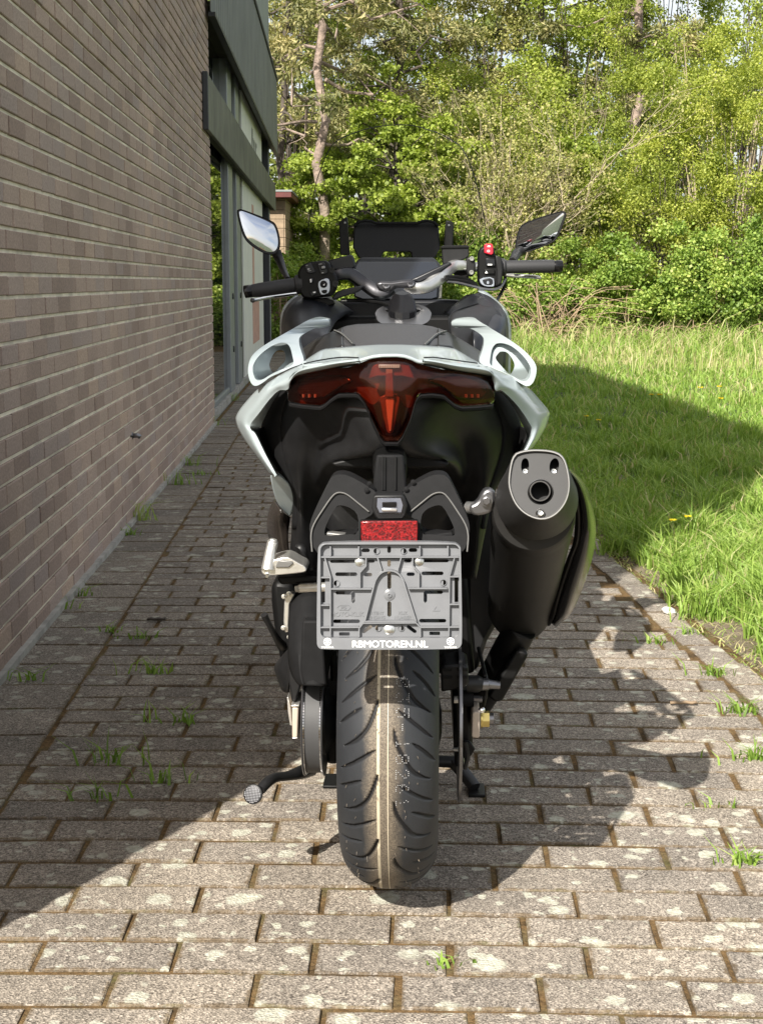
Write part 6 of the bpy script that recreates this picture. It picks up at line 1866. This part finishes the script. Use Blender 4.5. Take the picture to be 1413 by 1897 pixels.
sw = slab('switch_pod', 'black', [(551, 505), (556, 494), (564, 488), (576, 484.5), (603, 481.5), (609, 487), (614, 499), (622, 510), (625.5, 519), (621, 537), (613, 549), (598, 550.5), (576, 554), (562, 552), (555, 542)], .965, .06, bevel=.005)
def btn(poly, mat='navy', y=.962, d=.005, parent=None, bev=.0012, n=0, name='button'):
    return slab(name, mat, poly, y, d, parent or sw, bevel=bev, n=n)
btn([(564, 490), (575, 486), (584, 502), (582, 505), (572, 506), (568, 503)], y=.960)
btn([(588, 487), (600, 485), (603, 490), (607, 504), (604, 507), (596, 508), (592, 502)], y=.960)
btn([(592, 491.5), (602.5, 489), (605, 498), (595, 499.5)], 'black', .9585, .003)
btn([(594, 493), (601.5, 491.5), (603, 497), (595.5, 498)], 'greysteel', .9570, .003)
btn([(573, 516), (580, 515), (580, 521), (576, 524), (573, 521)], 'navy', .957, .006)
btn([(574, 517), (577, 516), (577, 523), (575, 523)], 'print', .9562, .002, bev=0)
btn([(574, 541), (584, 538), (586, 544), (577, 549)], 'navy', .957, .006)
btn([(579.5, 540.5), (584.5, 539.5), (584, 542), (580, 542.5)], 'print', .9562, .002, bev=0)
btn([(589, 523), (593, 518.5), (605, 514.5), (610, 517.5), (611.5, 535), (609, 542), (601, 546), (595, 546), (592, 542), (589, 530)], 'lamp_inner', .958, .006, n=1, name='joystick_plate')
mb = MB(); mb.lathe([(.0085, 0), (.0085, .003), (.006, .006), (.0035, .0062)], L(599.5, 526, .958), (0, -1, 0), 20); mb.build('joystick', 'black', sw)
btn([(598, 527.5), (602, 524.5), (600.5, 529)], 'print', .951, .002, bev=0)
btn([(595, 538.5), (597, 537), (605, 536), (606, 538), (604, 543), (598, 543.5)], 'black', .955, .004, n=1)
for u0, v0, w_, h_, pr_ in ((567, 491, 3, 1, 0), (569.5, 497, 4, 2.5, 0), (571, 501, 5, 1, 0), (590, 488.5, 6, 1, 0), (595, 504.5, 5, 1.5, 0)):
    btn([(u0, v0), (u0 + w_, v0 - .6), (u0 + w_, v0 + h_ - .6), (u0, v0 + h_)], 'greyprint', .9592, .002, bev=0, name='switch_marking')
for u, v, r in ((615, 500, .0065), (621, 525, .0075)):
    mb = MB(); mb.lathe([(r, 0), (r, .004), (r * .6, .004), (r * .55, .001), (.0008, .001)], L(u, v, .962), (0, -1, 0), 18); mb.build('clamp_screw', 'satin', sw, sharp=30)
slab('lever_perch', 'navy', [(614, 551), (622, 541), (634, 536), (671, 528), (673, 532), (662, 541), (630, 551), (618, 556)], .99, .05, bevel=.004)
slab('reservoir', 'navy', [(607, 482), (650, 471), (654, 477), (657.5, 493), (654, 497), (628, 500), (616, 500)], 1.03, .07, bevel=.004)
slab('switch_plug', 'black', [(577, 556), (582, 552.5), (604, 551), (615, 556), (620, 563), (600, 568), (597, 576), (587, 579), (583, 578)], .985, .05, bevel=.003)
pxtube('cable', 'black', [(632, 556, 1.03), (660, 556, 1.03), (700, 560, 1.0), (722, 566, .96)], .0045, nseg=8, sp=4)
pxtube('cable_ferrule', 'steel', [(632, 556.5, 1.028), (642, 556, 1.028)], [.0042, .0042], nseg=10)
# right controls
pxtube('grip', 'grip', [(928, 495, 1.155), (934, 494.5, 1.155), (938, 494.3, 1.155), (948, 494, 1.155), (990, 493.3, 1.16), (1018, 492.8, 1.165), (1026, 492.6, 1.165)], [.022, .022, .0165, .0162, .0162, .0165, .0150], nseg=24)
pxtube('bar_end', 'gloss', [(1022, 492.8, 1.165), (1026, 492.8, 1.165), (1040, 492.5, 1.165), (1042, 492.5, 1.165)], [.0130, .0145, .0145, .0125], nseg=24)
pxtube('brake_lever', 'castalu', [(936, 509, 1.22), (955, 510.5, 1.22), (985, 512, 1.20), (996, 513.5, 1.19), (1001, 514, 1.19)], [(.004, .006), (.005, .007), (.005, .0065), (.0045, .006), (.004, .0055)], nseg=12, sp=4)
sr = slab('switch_pod', 'black', [(885.5, 470), (888, 460), (896, 455), (908, 454), (915, 457), (917, 470), (922, 485), (929, 490), (931, 515), (928, 528), (922, 532), (905, 534), (890, 531.5), (885, 520), (884, 495)], 1.125, .055, bevel=.006)
slab('pod_collar', 'satin', [(917, 472), (924, 474), (929, 478), (931, 500), (929, 524), (920, 530), (920, 500)], 1.118, .05, sr, bevel=.003)
btn2 = lambda poly, mat='navy', y=1.122, d=.005, bev=.0012, n=0, name='button': slab(name, mat, poly, y, d, sr, bevel=bev, n=n)
btn2([(897, 453), (900, 451), (911, 451), (913, 455), (913.5, 469), (910, 472), (897, 468)], 'red_switch', 1.116, .03, .002, 0, 'kill_switch')
btn2([(903, 454.5), (908, 454.5), (908.5, 457), (902.5, 457)], 'print', 1.1152, .002, 0, 0, 'switch_marking')
mb = MB(); A = ell(904.5, 464.5, 2.6, 2.2, 16); B = ell(904.5, 464.5, 1.9, 1.5, 16); mb.loft([ring(B, 1.118), ring(B, 1.1152), ring(A, 1.1152), ring(A, 1.118)], caps=False); mb.build('switch_marking', 'print', sr, smooth=False)
btn2([(900, 478), (916, 480), (917, 492), (900, 492)], 'navy', 1.118, .006)
btn2([(903, 488.5), (911, 488.5), (911, 491), (903, 491)], 'print', 1.1172, .002, 0, 0, 'switch_marking')
btn2([(897, 498), (916, 498), (916, 507), (897, 507)], 'black', 1.119, .006)
btn2([(900.5, 501), (903.5, 505.8), (898, 505.8)], 'print', 1.1182, .002, 0, 0, 'switch_marking')
holed('button_bezel', 'lamp_inner', [chaikin([(887.5, 515), (914, 512), (915.5, 528), (913, 530.5), (899, 530), (890, 525)], 1), chaikin([(893, 517), (912, 514), (913.5, 528), (899, 528), (895, 524)], 1)], 1.1165, .008, sr, bevel=.0005)
btn2([(893.5, 517.5), (911.5, 514.5), (913, 527.5), (899, 527.5), (895.5, 524)], 'navy', 1.1175, .006)
mb = MB(); mb.loft([ring(ell(903.5, 523, 2.2, 3), 1.118), ring(ell(903.5, 523, 2.2, 3), 1.1168)]); mb.build('switch_marking', 'lamp_inner', sr, smooth=False)
slab('bar_clamp', 'satin', [(863, 478), (872, 474), (879, 478), (881, 490), (880, 506), (874, 513), (866, 510), (863, 500)], 1.115, .05, bevel=.004)
pxtube('bar_stub', 'alu', [(862, 493, 1.14), (888, 494, 1.145)], .0115, nseg=18)
for u, v in ((873.5, 478.5), (873, 504)):
    mb = MB(); mb.lathe([(.0055, 0), (.0055, .004), (.0032, .004), (.003, .001), (.0006, .001)], L(u, v, 1.112), (0, -1, 0), 16); part(mb, 'clamp_screw', 'steel', sharp=30)
rs = slab('brake_reservoir', 'satin', [(818, 459), (821, 456.5), (864, 455.5), (868, 458), (869, 474), (860, 480), (836, 485), (820, 490)], 1.13, .06, bevel=.004)
slab('reservoir_lid', 'matte', [(816.5, 456), (821, 454), (865, 453.5), (869, 456), (869, 459), (817, 460)], 1.126, .07, rs, bevel=.002)
slab('reservoir_cup', 'black', [(832, 490), (868, 485), (868, 520), (880, 530), (862, 530), (838, 505)], 1.17, .04, bevel=.004)
pxtube('throttle_cable', 'greysteel', [(828, 521, 1.05), (850, 524, 1.07), (875, 530, 1.09), (897, 535, 1.10), (915, 536, 1.11), (928, 530, 1.13), (936, 516, 1.15)], .0035, nseg=8, sp=5)
pxtube('throttle_cable', 'black', [(826, 513, 1.06), (846, 513, 1.08), (866, 518, 1.10), (882, 527, 1.11)], .005, nseg=8, sp=5)
pxtube('throttle_cable', 'black', [(826, 517, 1.05), (846, 519, 1.07), (868, 523, 1.09), (884, 531, 1.10)], .005, nseg=8, sp=5)
pxtube('cable_loop', 'black', [(936, 512, 1.16), (934, 530, 1.17), (925, 548, 1.16), (918, 560, 1.1)], .004, nseg=8, sp=4)
# mirrors
def mirror(outl, glass, y, tilt, n, stalk, rs_):
    root = empty('mirror'); root.parent = bike
    Po = [L(u, v, y) for u, v in chaikin(outl, 2)]
    c = sum(Po, Vector()) / len(Po)
    Pi = [L(u, v, y) for u, v in chaikin(glass, 2)]
    q = Vector((0, -1, 0)).rotation_difference(n)
    pl = lambda p, off_: p + Vector((0, 1, 0)) * ((n.dot(p - c) * -1) / n.y) + n * off_   # slide along the view onto the tilted plane
    A = [pl(p, 0) for p in Po]
    back = [c + (p - c) * .55 - n * .038 for p in A]
    midr = [c + (p - c) * .92 - n * .018 for p in A]
    mb = MB(); mb.loft([A, midr, back]); mb.build('mirror_shell', 'satin', root, sharp=45, bevel=.0015)
    G_ = [pl(p, .0022) for p in Pi]
    gc = sum(G_, Vector()) / len(G_)
    mb = MB(); mb.loft([[p - n * .002 for p in G_], G_] + [[gc + (p - gc) * k_ + n * .0042 * (1 - k_ * k_) for p in G_] for k_ in (.85, .7, .55, .4, .25, .1)]); mb.build('mirror_glass', 'mirror', root, smooth=True, sharp=30)
    mb = MB(); mb.tube(A + A[:1], .0013, 6, caps=False); mb.build('mirror_rim', 'matte', root)
    S = [L(*s) for s in stalk]
    mb = MB(); mb.tube([Vector(s) for s in spline([tuple(s) for s in S], 4)], [rs_[0] + (rs_[1] - rs_[0]) * i / (4 * (len(S) - 1)) for i in range(4 * (len(S) - 1) + 1)], 12); mb.build('mirror_stalk', 'satin', root)
nl = Vector((.16, -.95, .12)).normalized()
mirror([(438.5, 391), (443, 387), (452, 389), (502, 408), (511, 416), (518.5, 444), (517, 463), (510, 470), (500, 471), (488, 468), (465, 454), (451, 438)],
       [(442, 393), (446, 390.5), (453, 392), (499, 411), (508.5, 419), (515, 444), (513.5, 460), (506, 466.5), (498, 466.5), (489, 464), (467, 450), (454, 436)],
       1.22, 0, nl, [(511, 466, 1.245), (517, 480, 1.24), (525, 500, 1.2), (533, 516, 1.14)], (.014, .006))
nr = Vector((-.33, -.93, -.02)).normalized()
mirror([(1047, 395), (1042.5, 391.5), (1030, 393.5), (970, 412), (961, 425), (955.5, 452), (957, 462), (966, 466.5), (977, 466.5), (1021, 450), (1032, 440), (1044, 407)],
       [(1044, 396), (1040, 394.5), (1030, 396.5), (972, 415), (964, 427), (959, 452), (961, 460), (968, 463.5), (977, 463.5), (1019, 447.5), (1029, 438), (1041, 407)],
       1.25, 0, nr, [(968, 462, 1.275), (958, 468, 1.26), (953, 476, 1.22), (949, 484, 1.18)], (.014, .010))
